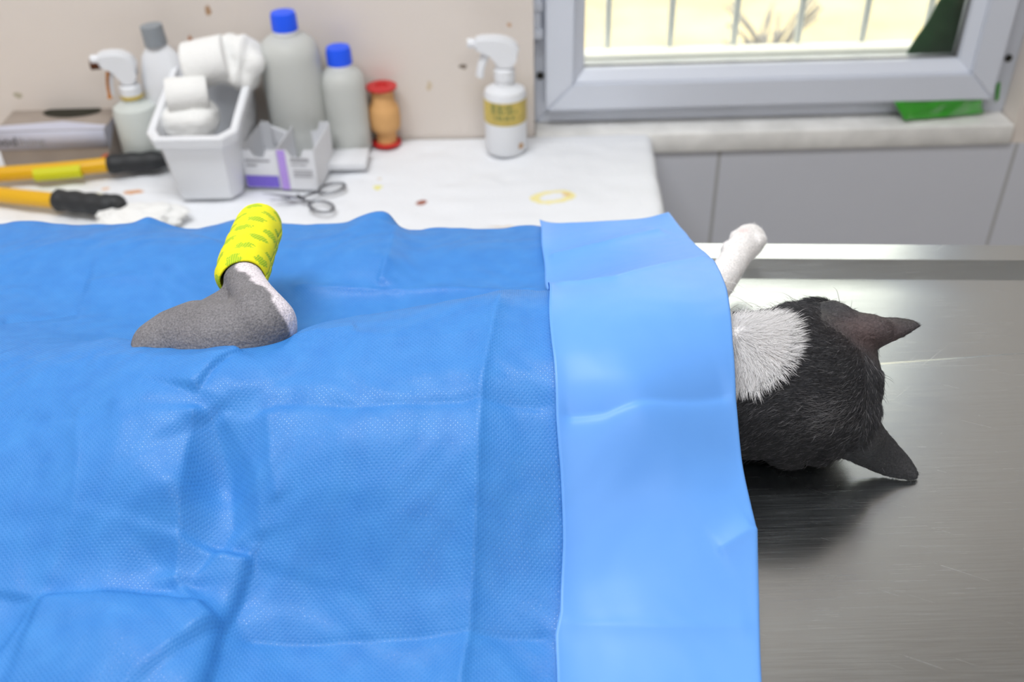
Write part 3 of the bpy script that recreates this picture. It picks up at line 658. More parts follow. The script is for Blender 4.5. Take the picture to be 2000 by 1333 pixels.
for X in (-.5, -.3, -.1, .05, .12): ctl.append((X, .16, .012))
ctl = np.array(ctl)
# valley just behind the body ridge (hidden side of the ridge)
for px, py, h in ((1000, 577, 9.0), (850, 596, 9), (700, 622, 8.7), (560, 664, 8.4), (430, 690, 8.6), (300, 692, 8.4), (180, 700, 7.6)):
    p = atz(px, py, T + h / 100); ctl = np.vstack([ctl, (p.x, p.y + .03, .068), (p.x, p.y + .065, .036)])
# thin plate spline
P = ctl[:, :2]; n = len(P)
def tps(r2): return np.where(r2 > 1e-12, .5 * r2 * np.log(np.maximum(r2, 1e-12)), 0)
D2 = ((P[:, None] - P[None]) ** 2).sum(-1)
K = tps(D2) + np.eye(n) * 2e-6; Q = np.hstack([np.ones((n, 1)), P])
Mx = np.block([[K, Q], [Q.T, np.zeros((3, 3))]]); sol = np.linalg.solve(Mx, np.concatenate([ctl[:, 2], np.zeros(3)]))
def H0(X, Y):
    X = np.atleast_1d(np.asarray(X, float)); Y = np.atleast_1d(np.asarray(Y, float)); sh = X.shape; X = X.ravel(); Y = Y.ravel(); out = np.zeros(len(X))
    for s in range(0, len(X), 20000):
        x, y = X[s:s + 20000], Y[s:s + 20000]; r2 = (x[:, None] - P[None, :, 0]) ** 2 + (y[:, None] - P[None, :, 1]) ** 2
        out[s:s + 20000] = tps(r2) @ sol[:n] + sol[n] + sol[n + 1] * x + sol[n + 2] * y
    return out.reshape(sh)
def on_sheet(px, py):
    d = ray(px, py); d = d / d.y
    ys = np.linspace(.15, .80, 400); xs = CAM.x + d.x * ys; zs = CAM.z + d.z * ys - T
    hs = H0(xs, ys); k = np.where(zs < hs)[0]
    i = k[0] if len(k) else len(ys) - 1
    return (xs[i], ys[i])
def poly_d(X, Y, pts):
    """unsigned distance, signed side, parameter along the crease"""
    best = np.full(X.shape, 9.); side = np.zeros(X.shape); par = np.zeros(X.shape); tot = 0
    L = [math.dist(pts[i], pts[i + 1]) for i in range(len(pts) - 1)]; S = sum(L)
    for i in range(len(pts) - 1):
        ax_, ay = pts[i]; bx_, by = pts[i + 1]; dx, dy = bx_ - ax_, by - ay; l2 = dx * dx + dy * dy
        t_ = np.clip(((X - ax_) * dx + (Y - ay) * dy) / l2, 0, 1); ex, ey = X - ax_ - t_ * dx, Y - ay - t_ * dy; d = np.hypot(ex, ey)
        sd = np.sign(dx * (Y - ay) - dy * (X - ax_)); k = d < best; best = np.where(k, d, best); side = np.where(k, sd, side); par = np.where(k, (tot + t_ * L[i]) / S, par); tot += L[i]
    return best, side, par
XC0 = .0232; on_pk = on_sheet(985, 579)
CRE = []   # (kind, pts, amp, width)
def cre(kind, px, amp, wd): CRE.append((kind, [on_sheet(*q) for q in px], amp / 1000, wd / 1000))
# regular press folds of the unfolded sheet
cre('ridge', [(985, 580), (962, 650), (943, 760), (932, 1000), (918, 1240), (900, 1333), (890, 1500)], 1.9, 7)
cre('ridge', [(985, 580), (962, 650), (943, 760), (932, 1000), (918, 1240), (900, 1333), (890, 1500)], 2.0, 32)
cre('step', [(900, 1500), (918, 1240), (932, 1000), (940, 800), (960, 660)], .5, 14)
cre('valley', [(520, 787), (700, 797), (932, 792), (1090, 800)], 1.3, 6)
cre('step', [(520, 787), (700, 797), (932, 792), (1090, 800)], -.5, 10)
cre('valley', [(445, 1246), (660, 1250), (915, 1244), (1100, 1246)], 1.6, 7)
cre('step', [(445, 1246), (660, 1250), (915, 1244), (1100, 1246)], .6, 14)
cre('ridge', [(543, 985), (528, 900), (522, 800)], 1.2, 5)
cre('ridge', [(155, 790), (152, 900), (143, 1010), (90, 1150)], 1.0, 6)
cre('valley', [(-60, 815), (90, 818), (170, 812), (230, 790)], .9, 7)
cre('ridge', [(560, 562), (600, 566), (740, 574), (850, 570), (1060, 564)], 2.0, 5)
cre('ridge', [(772, 440), (757, 500), (738, 570)], 2.0, 9)
cre('step', [(738, 570), (757, 500), (775, 440)], -1.5, 12)
cre('valley', [(0, 630), (80, 622), (160, 612)], 1.5, 8)
cre('ridge', [(160, 562), (300, 545), (430, 470)], 2.6, 26)
cre('ridge', [(180, 700), (330, 700), (480, 700)], .8, 8)
cre('ridge', [(600, 650), (760, 665), (950, 655)], .8, 8)
# radiating folds below the opening
cre('ridge', [(385, 790), (365, 900), (352, 1050), (345, 1165)], 3.0, 12)
cre('valley', [(405, 800), (452, 930), (455, 1030), (352, 1168)], 3.0, 20)
cre('ridge', [(430, 800), (502, 920), (510, 1060)], 1.6, 9)
cre('ridge', [(345, 1168), (420, 1110), (470, 1060), (505, 1082)], 1.5, 9)
cre('lap', [(400, 1333 + 60), (440, 1246), (480, 1160), (502, 1085)], 7.5, 3)
cre('lap', [(445, 1235), (400, 1196), (350, 1180), (260, 1168), (160, 1163), (70, 1163)], 5.5, 2)
cre('lap', [(-40, 1330), (30, 1240), (72, 1165)], -3.0, 3)
cre('tear', [(480, 690), (445, 703), (410, 735), (388, 775)], 5.0, 2)
cre('ridge', [(565, 665), (640, 655), (700, 640)], 1.5, 8)
cre('ridge', [(215, 690), (120, 720), (0, 690)], 1.0, 14)
# plastic cuff
cre('cuffv', [(1085, 826), (1180, 812), (1300, 790), (1435, 778)], 1.8, 6)
cre('cuffs', [(1085, 826), (1180, 812), (1300, 790), (1435, 778)], -.8, 12)
cre('cuffr', [(1066, 517), (1180, 488), (1300, 457)], 2.5, 8)
cre('cuffr', [(1085, 1236), (1300, 1236), (1475, 1236)], .7, 7)
cre('cuffr', [(1475, 1042), (1440, 1062), (1400, 1090)], 1.2, 6)
cre('cuffr', [(1072, 574), (1200, 556), (1390, 512)], 2.2, 6)
def Hc_(X, Y, cuff=False):
    h = H0(X, Y); pk = on_pk; h = h + .004 * np.exp(-((X - pk[0]) ** 2 + (Y - pk[1]) ** 2) / .018 ** 2); fade = 1.0 if cuff else np.clip((XC0 + .018 - X) / .014, 0, 1)
    for kind, pts, amp, wd in CRE:
        if cuff and not kind.startswith('cuff'): continue
        d, s, pr = poly_d(X, Y, pts)
        end = np.clip(pr / .08, 0, 1) * np.clip((1 - pr) / .08, 0, 1) if kind != 'x' else 1; end = end * end * (3 - 2 * end)
        if not kind.startswith('cuff'): end = end * fade
        if kind in ('ridge', 'cuffr'): h = h + 1.7 * amp * np.exp(-d / wd) * end
        elif kind in ('valley', 'cuffv'): h = h - 1.7 * amp * np.exp(-d / wd) * end
        elif kind in ('step', 'cuffs'): h = h + amp * s * (1 - np.exp(-d / 1.5e-3)) * np.exp(-(d / wd)) * end
        elif kind == 'lap': h = h + np.where(s > 0, 1, -.25) * amp * (1 - np.exp(-d / wd)) * np.exp(-(d / .045) ** 1.5) * end
        elif kind == 'tear': h = h + np.where(s > 0, .2, 1) * amp * (1 - np.exp(-d / wd)) * np.exp(-(d / .02) ** 1.3) * end
    fx = .0009 * np.sin(X * 61 + 3 * np.sin(Y * 23)) * np.sin(Y * 57 + 2 * np.sin(X * 31)) + .0004 * np.sin(X * 140 + 5 * np.sin(Y * 60)) * np.sin(Y * 120 + 3 * np.sin(X * 75))
    return h + fx * (.3 if cuff else .3 + .7 * fade)
XD0, XD1, YD0 = -.56, .1245, .17
nx, ny = 470, 390
gu = np.linspace(0, 1, nx + 1); gv = np.linspace(0, 1, ny + 1)
_re = sorted([tuple(atz(a, b, T + h / 100)[:2]) for a, b, h in ((1335, 466, 3.6), (1375, 520, 6.5), (1412, 572, 9.2), (1421, 690, 8.6), (1428, 790, 7.0), (1443, 900, 5.2), (1470, 1040, 3.6), (1474, 1180, 2.0), (1478, 1333, 1.2), (1482, 1700, 1.2))] + [tuple(aty(1305, 421, A.y + .010)[:2])], key=lambda q: q[1])
_le = sorted([tuple(atz(a, b, T + h / 100)[:2]) for a, b, h in ((1064, 515, 3.2), (1073, 572, 9.1), (1078, 690, 9.6), (1086, 820, 8.2), (1093, 930, 6), (1098, 1060, 4.2), (1098, 1190, 2.8), (1088, 1234, 2.5), (1089, 1333, 1.6), (1090, 1700, 1.2))] + [tuple(aty(1054, 444, A.y + .010)[:2])], key=lambda q: q[1])
XRF = lambda Y: np.interp(Y, [q[1] for q in _re], [q[0] for q in _re]); XLF = lambda Y: np.interp(Y, [q[1] for q in _le], [q[0] for q in _le])
GX = np.repeat((XD0 + (XD1 - XD0) * gu)[:, None], ny + 1, 1); YBK = A.y + (GX - A.x) * (tu.y / tu.x) + .012
GY = YD0 + (YBK - YD0) * gv[None, :]
GX = XD0 + (XRF(GY) - XD0) * gu[:, None]
GH = np.maximum(Hc_(GX, GY), .004)
# keep the sheet above the table's rear lip
lipd = np.abs(GY - (YBK - .012)); GH = np.where(lipd < lipw * 1.1, np.maximum(GH, ZL - T + .003), GH)
leg = [((262, 694, 7.4), .004), ((285, 690, 7.2), .009), ((315, 679, 7.0), .0175), ((350, 669, 7.0), .0212), ((390, 663, 7.2), .0240), ((430, 668, 7.4), .0250), ((470, 664, 7.6), .0245), ((505, 652, 8.0), .0225), ((516, 636, 8.6), .0195), ((508, 610, 9.2), .0158), ((498, 588, 9.3), .0135), ((486, 566, 9.2), .0125), ((476, 548, 9.0), .0125),
       ((490, 500, 8.8), .0105), ((506, 455, 8.2), .0105), ((512, 440, 8.0), .0095)]
LEG = [(atz(a, b, T + h / 100), r) for (a, b, h), r in leg]
keep = np.ones(GX.shape, bool)
for k in range(len(LEG) - 5):
    for t_ in (0, .33, .66):
        c = LEG[k][0].lerp(LEG[k + 1][0], t_); r = LEG[k][1] * (1 - t_) + LEG[k + 1][1] * t_
        keep &= ((GX - c.x) ** 2 + (GY - c.y) ** 2 + (GH + T - c.z) ** 2) > (r * .86) ** 2
vid = -np.ones(GX.shape, int); vid[keep] = np.arange(keep.sum())
V = np.stack([GX, GY, GH + T], -1)[keep]
a, b, c, d = vid[:-1, :-1], vid[1:, :-1], vid[1:, 1:], vid[:-1, 1:]
ok = (a >= 0) & (b >= 0) & (c >= 0) & (d >= 0); F = np.stack([a[ok], b[ok], c[ok], d[ok]], -1)
def drape_mat(name, c, c2, rough, dots):
    m = bpy.data.materials.new(name); m.use_nodes = True; nt = m.node_tree; b = nt.nodes['Principled BSDF']; tc = N(nt, 'ShaderNodeTexCoord')
    nz = N(nt, 'ShaderNodeTexNoise'); nz.inputs['Scale'].default_value = 70; nz.inputs['Detail'].default_value = 6; nt.links.new(tc.outputs['Object'], nz.inputs['Vector'])
    mx = N(nt, 'ShaderNodeMix', data_type='RGBA'); mx.inputs[6].default_value = col(c); mx.inputs[7].default_value = col(c2); nt.links.new(nz.outputs['Fac'], mx.inputs[0])
    b.inputs['Roughness'].default_value = rough; b.inputs['Specular IOR Level'].default_value = .35
    bp = N(nt, 'ShaderNodeBump'); bp.inputs['Distance'].default_value = .0004
    nz2 = N(nt, 'ShaderNodeTexNoise'); nz2.inputs['Scale'].default_value = 900 if dots else 60; nz2.inputs['Detail'].default_value = 3; nt.links.new(tc.outputs['Object'], nz2.inputs['Vector'])
    out = mx.outputs[2]
    if dots:
        mp = N(nt, 'ShaderNodeMapping'); mp.inputs['Rotation'].default_value = (0, 0, R(45)); mp.inputs['Scale'].default_value = (1, 1, .0); nt.links.new(tc.outputs['Object'], mp.inputs[0])
        vo = N(nt, 'ShaderNodeTexVoronoi', voronoi_dimensions='2D'); vo.inputs['Scale'].default_value = 560; vo.inputs['Randomness'].default_value = .12; nt.links.new(mp.outputs[0], vo.inputs['Vector'])
        r = N(nt, 'ShaderNodeMapRange'); r.inputs[1].default_value = .20; r.inputs[2].default_value = .34; r.inputs[3].default_value = 1; r.inputs[4].default_value = 0; nt.links.new(vo.outputs['Distance'], r.inputs[0])
        # dots are heat-bonded, glossier points
        rr = N(nt, 'ShaderNodeMapRange'); rr.inputs[3].default_value = rough; rr.inputs[4].default_value = .22; nt.links.new(r.outputs[0], rr.inputs[0]); nt.links.new(rr.outputs[0], b.inputs['Roughness'])
        sub = N(nt, 'ShaderNodeMath', operation='SUBTRACT'); nt.links.new(nz2.outputs['Fac'], sub.inputs[0]); nt.links.new(r.outputs[0], sub.inputs[1])
        nt.links.new(sub.outputs[0], bp.inputs['Height']); bp.inputs['Strength'].default_value = .35
    else:
        nt.links.new(nz2.outputs['Fac'], bp.inputs['Height']); bp.inputs['Strength'].default_value = .08
    nt.links.new(out, b.inputs['Base Color']); nt.links.new(bp.outputs[0], b.inputs['Normal'])
    tl = N(nt, 'ShaderNodeBsdfTranslucent'); nt.links.new(out, tl.inputs[0]); ms = N(nt, 'ShaderNodeMixShader'); ms.inputs[0].default_value = .18
    o = nt.nodes['Material Output']; nt.links.new(b.outputs[0], ms.inputs[1]); nt.links.new(tl.outputs[0], ms.inputs[2]); nt.links.new(ms.outputs[0], o.inputs[0])
    return m
m_drape = drape_mat('blue_nonwoven', srgb(54, 126, 206), srgb(74, 150, 224), .5, True)
m_cuff = drape_mat('pale_blue_film', srgb(106, 168, 244), srgb(110, 172, 246), .42, False)
drp = thing('surgical_drape', 'large creased blue surgical sheet spread over the cat on the steel table', 'surgical sheet', (-.2, .45, T))
sh = mesh('drape_sheet', V.tolist(), F.tolist(), m_drape, drp)
so = sh.modifiers.new('s', 'SOLIDIFY'); so.thickness = .0005; so.offset = -1
# folded-over cuff along the head end
nu, nv = 60, 390
XC0 = .0232; us = np.linspace(0, 1, nu + 1); L_, rc = XD1 - XC0, .0022
rowsX, offs = [], []
cl_ = []
for u in us: cl_.append((XC0 + L_ * u, .0022, 0))
for k in range(1, 9): a = math.pi * k / 8; cl_.append((XD1 + rc * math.sin(a), .0022 * 1 - rc * (1 - math.cos(a)), k))
for k in range(1, 5): cl_.append((XD1 - .004 * k, .0022 - 2 * rc - .0002, 9))
VX, FX = [], []
vv = np.linspace(0, 1, nv + 1)
Xs = np.array([q[0] for q in cl_]); OF = np.array([q[1] for q in cl_])
CX = np.repeat(Xs[:, None], nv + 1, 1); CYB = A.y + (CX - A.x) * (tu.y / tu.x) + .012; CY = YD0 + (CYB - YD0) * vv[None, :]
CX = XLF(CY) + (XRF(CY) - XLF(CY)) * np.minimum((CX - XC0) / L_, 1) + np.where(np.arange(len(cl_))[:, None] > nu, Xs[:, None] - XD1, 0)
CHX = np.minimum(CX, XRF(CY))
lift = .0035 * np.exp(-(CX - XLF(CY)) / .008)
edge_w = .0006 * np.sin(CY * 37) + .0004 * np.sin(CY * 91 + 1)
CH = np.maximum(Hc_(CHX, CY, True), .004) + .0008 + OF[:, None] + lift
lipd = np.abs(CY - (CYB - .012)); CH = np.where(lipd < lipw * 1.1, np.maximum(CH, ZL - T + .004 + OF[:, None]), CH)
CXx = CX + edge_w * np.exp(-(CX - XLF(CY)) / .02)
# the far corner of the cuff stands up a little and is cut at an angle
cap_ = np.clip((CY - (CYB - .035)) / .035, 0, 1)
CV = np.stack([CXx, CY, CH + T], -1).reshape(-1, 3)
M_ = len(cl_)
for i in range(M_ - 1):
    for j in range(nv): a = i * (nv + 1) + j; FX.append((a, a + nv + 1, a + nv + 2, a + 1))
cf = mesh('folded_cuff', CV.tolist(), FX, m_cuff, drp); cf['label'] = 'smooth pale blue folded-over band at the head end'
so = cf.modifiers.new('s', 'SOLIDIFY'); so.thickness = .0004; so.offset = -1

# ================================================================== CAT
def sph(bm, c, r, sub=3, s=(1, 1, 1), rot=None):
    q = bmesh.ops.create_icosphere(bm, subdivisions=sub, radius=1)['verts']
    for v in q:
        p = Vector((v.co.x * s[0] * r, v.co.y * s[1] * r, v.co.z * s[2] * r))
        if rot: p = rot @ p
        v.co = p + Vector(c)
def chain(bm, L, step=4):
    for k in range(len(L) - 1):
        for i in range(step):
            t_ = i / step; sph(bm, L[k][0].lerp(L[k + 1][0], t_), L[k][1] * (1 - t_) + L[k + 1][1] * t_, 3)
    sph(bm, L[-1][0], L[-1][1], 3)
def PZ(a, b, h): return atz(a, b, T + h / 100)
def ear_data(top, bot, bulge, th=.0030, n=26, m=14):
    tp = spline([PZ(*q) for q in top], 6); bt = spline([PZ(*q) for q in bot], 6)
    def samp(l, u):
        x = u * (len(l) - 1); i = min(int(x), len(l) - 2); return l[i].lerp(l[i + 1], x - i)
    G = []
    for i in range(n + 1):
        u = i / n; a, b = samp(tp, u), samp(bt, u); row = []
        for j in range(m + 1):
            v = j / m; p = a.lerp(b, v); row.append(p + (CAM - p).normalized() * bulge * math.sin(math.pi * v) * (1 - u * .75))
        G.append(row)
    vs = []; fs = []
    for s in (0, 1):
        for i in range(n + 1):
            for j in range(m + 1):
                p = G[i][j]; i0, i1, j0, j1 = max(0, i - 1), min(n, i + 1), max(0, j - 1), min(m, j + 1)
                nn = (G[i1][j] - G[i0][j]).cross(G[i][j1] - G[i][j0])
                nn = nn.normalized() if nn.length > 1e-9 else (CAM - p).normalized()
                if nn.dot(CAM - p) < 0: nn = -nn
                vs.append(p - nn * th * s)
    W_ = m + 1; K_ = (n + 1) * W_
    for i in range(n):
        for j in range(m): a = i * W_ + j; fs.append((a, a + 1, a + W_ + 1, a + W_)); fs.append((K_ + a, K_ + a + W_, K_ + a + W_ + 1, K_ + a + 1))
    for i in range(n): fs.append((i * W_, (i + 1) * W_, K_ + (i + 1) * W_, K_ + i * W_)); a = i * W_ + m; fs.append((a, K_ + a, K_ + a + W_, a + W_))
    for j in range(m): fs.append((j, K_ + j, K_ + j + 1, j + 1)); a = n * W_ + j; fs.append((a, a + 1, K_ + a + 1, K_ + a))
    return vs, fs
bm = bmesh.new()
neck0 = PZ(1440, 755, 4.5)
# trunk and neck under the sheet
tr_pts = [((-.215, .49, 3.6), .024), ((-.17, .475, 3.8), .032), ((-.10, .468, 4.0), .036), ((-.03, .466, 4.1), .038), ((.05, .466, 4.1), .039), ((.10, .464, 4.2), .040)]
TR = [(Vector((x, y, T + h / 100)), r) for (x, y, h), r in tr_pts]
TR.append((neck0, .0425)); TR.append((PZ(1500, 752, 4.7), .044)); TR.append((PZ(1560, 745, 4.9), .0455)); chain(bm, TR, 4)
# skull
sph(bm, PZ(1572, 744, 5.0), .0435); sph(bm, PZ(1640, 700, 5.8), .022); sph(bm, PZ(1648, 742, 5.4), .0205); sph(bm, PZ(1644, 800, 4.4), .0215)
sph(bm, PZ(1592, 648, 6.0), .0205); sph(bm, PZ(1550, 662, 5.6), .0165); sph(bm, PZ(1510, 668, 5.0), .014)
sph(bm, PZ(1600, 855, 2.1), .0165); sph(bm, PZ(1540, 852, 2.2), .0190)
# chest ruff
sph(bm, PZ(1470, 682, 6.6), .0200); sph(bm, PZ(1440, 670, 6.2), .0180)
# face pointing away from the camera, cheek on the table
sph(bm, PZ(1548, 646, 4.2), .018)
# fold at the base of the raised ear
chain(bm, [(PZ(1592, 612, 8.3), .0035), (PZ(1606, 604, 8.6), .0045), (PZ(1626, 603, 8.8), .0052), (PZ(1646, 612, 8.9), .0055), (PZ(1664, 624, 8.8), .0045)], 4)
chain(bm, [(PZ(1600, 640, 8.4), .0050), (PZ(1640, 652, 8.5), .0065), (PZ(1680, 654, 8.4), .0060)], 4)
chain(bm, [(PZ(1606, 652, 7.2), .0150), (PZ(1650, 650, 7.7), .0132), (PZ(1696, 650, 8.2), .0112), (PZ(1716, 648, 8.5), .0085)], 4); sph(bm, PZ(1650, 650, 7.0), .0150); sph(bm, PZ(1680, 850, 3.0), .0140); sph(bm, PZ(1672, 668, 6.4), .0130)
for top, bot, bul in (
    ([(1640, 603, 7.4), (1675, 611, 8.3), (1710, 616, 8.7), (1750, 618, 8.9), (1780, 623, 8.9), (1797, 632, 8.8)],
     [(1655, 700, 7.0), (1690, 690, 7.6), (1730, 676, 8.0), (1762, 663, 8.3), (1785, 650, 8.6), (1799, 638, 8.8)], .010),
    ([(1690, 785, 4.8), (1718, 822, 3.9), (1748, 857, 2.8), (1776, 890, 1.6), (1793, 914, .9), (1797, 932, .5)],
     [(1618, 892, 3.0), (1655, 903, 1.4), (1690, 918, .7), (1722, 931, .4), (1758, 940, .3), (1788, 942, .3)], .009)):
    v, f = ear_data(top, bot, bul); b0 = [bm.verts.new(q) for q in v]
    for q in f:
        try: bm.faces.new([b0[i] for i in q])
        except ValueError: pass
# hind leg
chain(bm, [(Vector((-.20, .475, T + .045)), .022), (LEG[3][0] - Vector((0, 0, .01)), .015)], 4)
chain(bm, LEG, 4)
chain(bm, [(PZ(476, 560, 8.8), .0110), (PZ(458, 592, 8.2), .0115), (PZ(420, 632, 7.4), .0165)], 4)
# front leg and paw
FP = [(PZ(1330, 640, 4.0), .016), (PZ(1370, 590, 4.0), .0125), (PZ(1402, 553, 4.0), .0118), (PZ(1425, 522, 4.0), .0108), (PZ(1444, 492, 3.9), .0108), (PZ(1459, 474, 3.7), .0122), (PZ(1464, 468, 3.6), .0118)]
chain(bm, [(TR[4][0], .03), FP[0]], 4); chain(bm, FP, 4)
for a_, b_2, r_ in ((1441, 466, .0064), (1456, 458, .0068), (1470, 459, .0068), (1480, 470, .0064)): sph(bm, PZ(a_, b_2, 4.2), r_)
sph(bm, PZ(1428, 490, 4.1), .0078)
tail = [(Vector((-.21, .50, T + .03)), .012), (Vector((-.26, .46, T + .018)), .010), (Vector((-.32, .42, T + .014)), .009), (Vector((-.38, .41, T + .012)), .007)]; chain(bm, tail, 4)
bmesh.ops.recalc_face_normals(bm, faces=bm.faces)
me0 = bpy.data.meshes.new('tmp'); bm.to_mesh(me0); bm.free(); tmp = link(bpy.data.objects.new('tmp', me0))
rm = tmp.modifiers.new('r', 'REMESH'); rm.mode = 'VOXEL'; rm.voxel_size = .0013
sm = tmp.modifiers.new('s', 'SMOOTH'); sm.iterations = 9; sm.factor = .5
bpy.context.view_layer.update(); dg = bpy.context.evaluated_depsgraph_get()
me = bpy.data.meshes.new_from_object(tmp.evaluated_get(dg)); bpy.data.objects.remove(tmp)
cat = thing('cat', 'grey and white cat lying on its side under the blue sheet', 'cat', (0, .48, T))
nv_ = len(me.vertices); co = np.empty(nv_ * 3); me.vertices.foreach_get('co', co); co = co.reshape(-1, 3)
# do not sink into the steel
co[:, 2] = np.maximum(co[:, 2], T + .002)
# projection helper for where coat patches lie on the body (patch borders are fixed on the body itself)
CRn = np.array(CR); 
def npx(p): q = (p - np.array(CAM)) @ CRn; return PW / 2 + FPX * q[:, 0] / -q[:, 2], PH / 2 - FPX * q[:, 1] / -q[:, 2]
ruff_c = np.array(PZ(1468, 676, 8.2))
def white_mask(p):
    d = np.sqrt(((p - ruff_c) ** 2 * np.array([1.0, 1.0, .6])).sum(1))
    ruff = (d < .0245) & (p[:, 0] > .08) | ((p[:, 0] > .06) & (p[:, 0] < ruff_c[0]) & (d < .027))
    fp = np.zeros(len(p), bool)
    for c, r in FP: fp |= ((p - np.array(c)) ** 2).sum(1) < (r * 1.7 + .004) ** 2
    fp |= ((p - np.array(PZ(1466, 462, 3.8))) ** 2).sum(1) < .024 ** 2
    fp &= p[:, 2] < T + .06
    # inner side of the shaved shank: the side facing +X
    s0, s1 = np.array(LEG[8][0]), np.array(LEG[12][0]); ax_ = s1 - s0; L2 = ax_ @ ax_
    tt = ((p - s0) @ ax_) / L2; off = p - s0 - tt[:, None] * ax_; wob = .0013 * np.sin(tt * 12) + .0004 * np.sin(tt * 37)
    shank = np.clip((off[:, 0] + .0015 - wob - np.clip(.8 - tt, 0, 1) * .011) / .0018 + .5, 0, 1)
    shank = shank * ((tt > -.35) & (tt < 1.1) & (p[:, 0] < -.08) & (p[:, 2] > T + .06))
    return ruff, fp, shank
r_, f_, s_ = white_mask(co)
# pinkish thin skin on the raised ear
ec = np.array(PZ(1690, 655, 8.4)); pk = np.exp(-(((co - ec) / np.array([.022, .012, .012])) ** 2).sum(1))
shaved = (co[:, 0] < -.02).astype(float)
coat = np.zeros((nv_, 4), np.float32); coat[:, 3] = 1
GREY, SHAVE, WHITE, PINK, SKW = srgb(56, 56, 58), srgb(114, 112, 115), srgb(236, 232, 230), srgb(120, 88, 84), srgb(212, 204, 210)
coat[:, :3] = GREY; coat[shaved > .5, :3] = SHAVE; coat[r_ | f_, :3] = WHITE; coat[:, :3] += (np.array(SKW) - coat[:, :3]) * s_[:, None]
coat[:, :3] += (np.array(PINK) - coat[:, :3]) * (pk[:, None] * .3)
pc = np.array(PZ(1452, 457, 4.6)); pw = np.exp(-(((co - pc) / .0035) ** 2).sum(1)); coat[:, :3] += (np.array(srgb(225, 165, 160)) - coat[:, :3]) * (pw[:, None] * .8)
me.vertices.foreach_set('co', (co - np.array((0, .48, T))).ravel()); me.update()
at = me.color_attributes.new('coat', 'FLOAT_COLOR', 'POINT'); at.data.foreach_set('color', coat.ravel())
m_cat = mat('cat_coat', GREY, .62, spec=.25, bump=.5, bscale=500)
nt = m_cat.node_tree; b_ = nt.nodes['Principled BSDF']; an = N(nt, 'ShaderNodeAttribute', attribute_name='coat')
nz = N(nt, 'ShaderNodeTexNoise'); nz.inputs['Scale'].default_value = 900; nz.inputs['Detail'].default_value = 3; nt.links.new(nt.nodes[m_cat['tc']].outputs['Object'], nz.inputs['Vector'])
nz3 = N(nt, 'ShaderNodeTexNoise'); nz3.inputs['Scale'].default_value = 45; nt.links.new(nt.nodes[m_cat['tc']].outputs['Object'], nz3.inputs['Vector'])
r1 = N(nt, 'ShaderNodeMapRange'); r1.inputs[1].default_value = .3; r1.inputs[2].default_value = .75; r1.inputs[3].default_value = .72; r1.inputs[4].default_value = 1.4; nt.links.new(nz.outputs['Fac'], r1.inputs[0])
r2 = N(nt, 'ShaderNodeMapRange'); r2.inputs[1].default_value = .3; r2.inputs[2].default_value = .7; r2.inputs[3].default_value = .9; r2.inputs[4].default_value = 1.1; nt.links.new(nz3.outputs['Fac'], r2.inputs[0])
ml = N(nt, 'ShaderNodeMath', operation='MULTIPLY'); nt.links.new(r1.outputs[0], ml.inputs[0]); nt.links.new(r2.outputs[0], ml.inputs[1])
vm = N(nt, 'ShaderNodeVectorMath', operation='SCALE'); nt.links.new(an.outputs['Color'], vm.inputs[0]); nt.links.new(ml.outputs[0], vm.inputs['Scale']); nt.links.new(vm.outputs[0], b_.inputs['Base Color'])
me.materials.clear(); me.materials.append(m_cat); me.polygons.foreach_set('use_smooth', [True] * len(me.polygons)); me.name = 'cat_body'
body = link(bpy.data.objects.new('cat_body', me)); body.parent = cat
body['label'] = 'grey and white body with shaved grey hind leg'
# yellow bandage over the hind foot
m_band = bpy.data.materials.new('yellow_bandage'); m_band.use_nodes = True; nt = m_band.node_tree; b_ = nt.nodes['Principled BSDF']; b_.inputs['Roughness'].default_value = .8
uvn = N(nt, 'ShaderNodeUVMap'); uvn.uv_map = 'wrap'
sp = N(nt, 'ShaderNodeSeparateXYZ'); nt.links.new(uvn.outputs[0], sp.inputs[0])
# printed rows of oval green marks, running with the wrap
row = mth('MULTIPLY', sp.outputs['Y'], 8.0); row = mth('ADD', row, mth('MULTIPLY', sp.outputs['X'], 1.0)); rf = mth('FRACT', row, 0.); ri = mth('FLOOR', row, 0.)
cf_ = mth('FRACT', mth('ADD', mth('MULTIPLY', sp.outputs['X'], 5.), mth('MULTIPLY', ri, .37)), 0.)
ex = mth('DIVIDE', mth('SUBTRACT', cf_, .5), .30); ey = mth('DIVIDE', mth('SUBTRACT', rf, .5), .30); rad = mth('ADD', mth('MULTIPLY', ex, ex), mth('MULTIPLY', ey, ey))
nz = N(nt, 'ShaderNodeTexNoise'); nz.inputs['Scale'].default_value = 40; nt.links.new(uvn.outputs[0], nz.inputs['Vector'])
stp = mth('FRACT', mth('ADD', mth('MULTIPLY', sp.outputs['X'], 60.), mth('MULTIPLY', rf, 3.)), 0.)
msk = mth('MULTIPLY', mth('LESS_THAN', mth('ADD', rad, mth('MULTIPLY', mth('SUBTRACT', nz.outputs['Fac'], .5), 3.0)), .95), mth('ADD', .55, mth('MULTIPLY', mth('LESS_THAN', stp, .55), .45)))
mx = N(nt, 'ShaderNodeMix', data_type='RGBA'); mx.inputs[6].default_value = col(srgb(232, 226, 10)); mx.inputs[7].default_value = col(srgb(150, 186, 24)); nt.links.new(msk, mx.inputs[0]); nt.links.new(mx.outputs[2], b_.inputs['Base Color'])
nz = N(nt, 'ShaderNodeTexNoise'); nz.inputs['Scale'].default_value = 9; mp = N(nt, 'ShaderNodeMapping'); mp.inputs['Scale'].default_value = (3, 30, 1); nt.links.new(uvn.outputs[0], mp.inputs[0]); nt.links.new(mp.outputs[0], nz.inputs['Vector'])
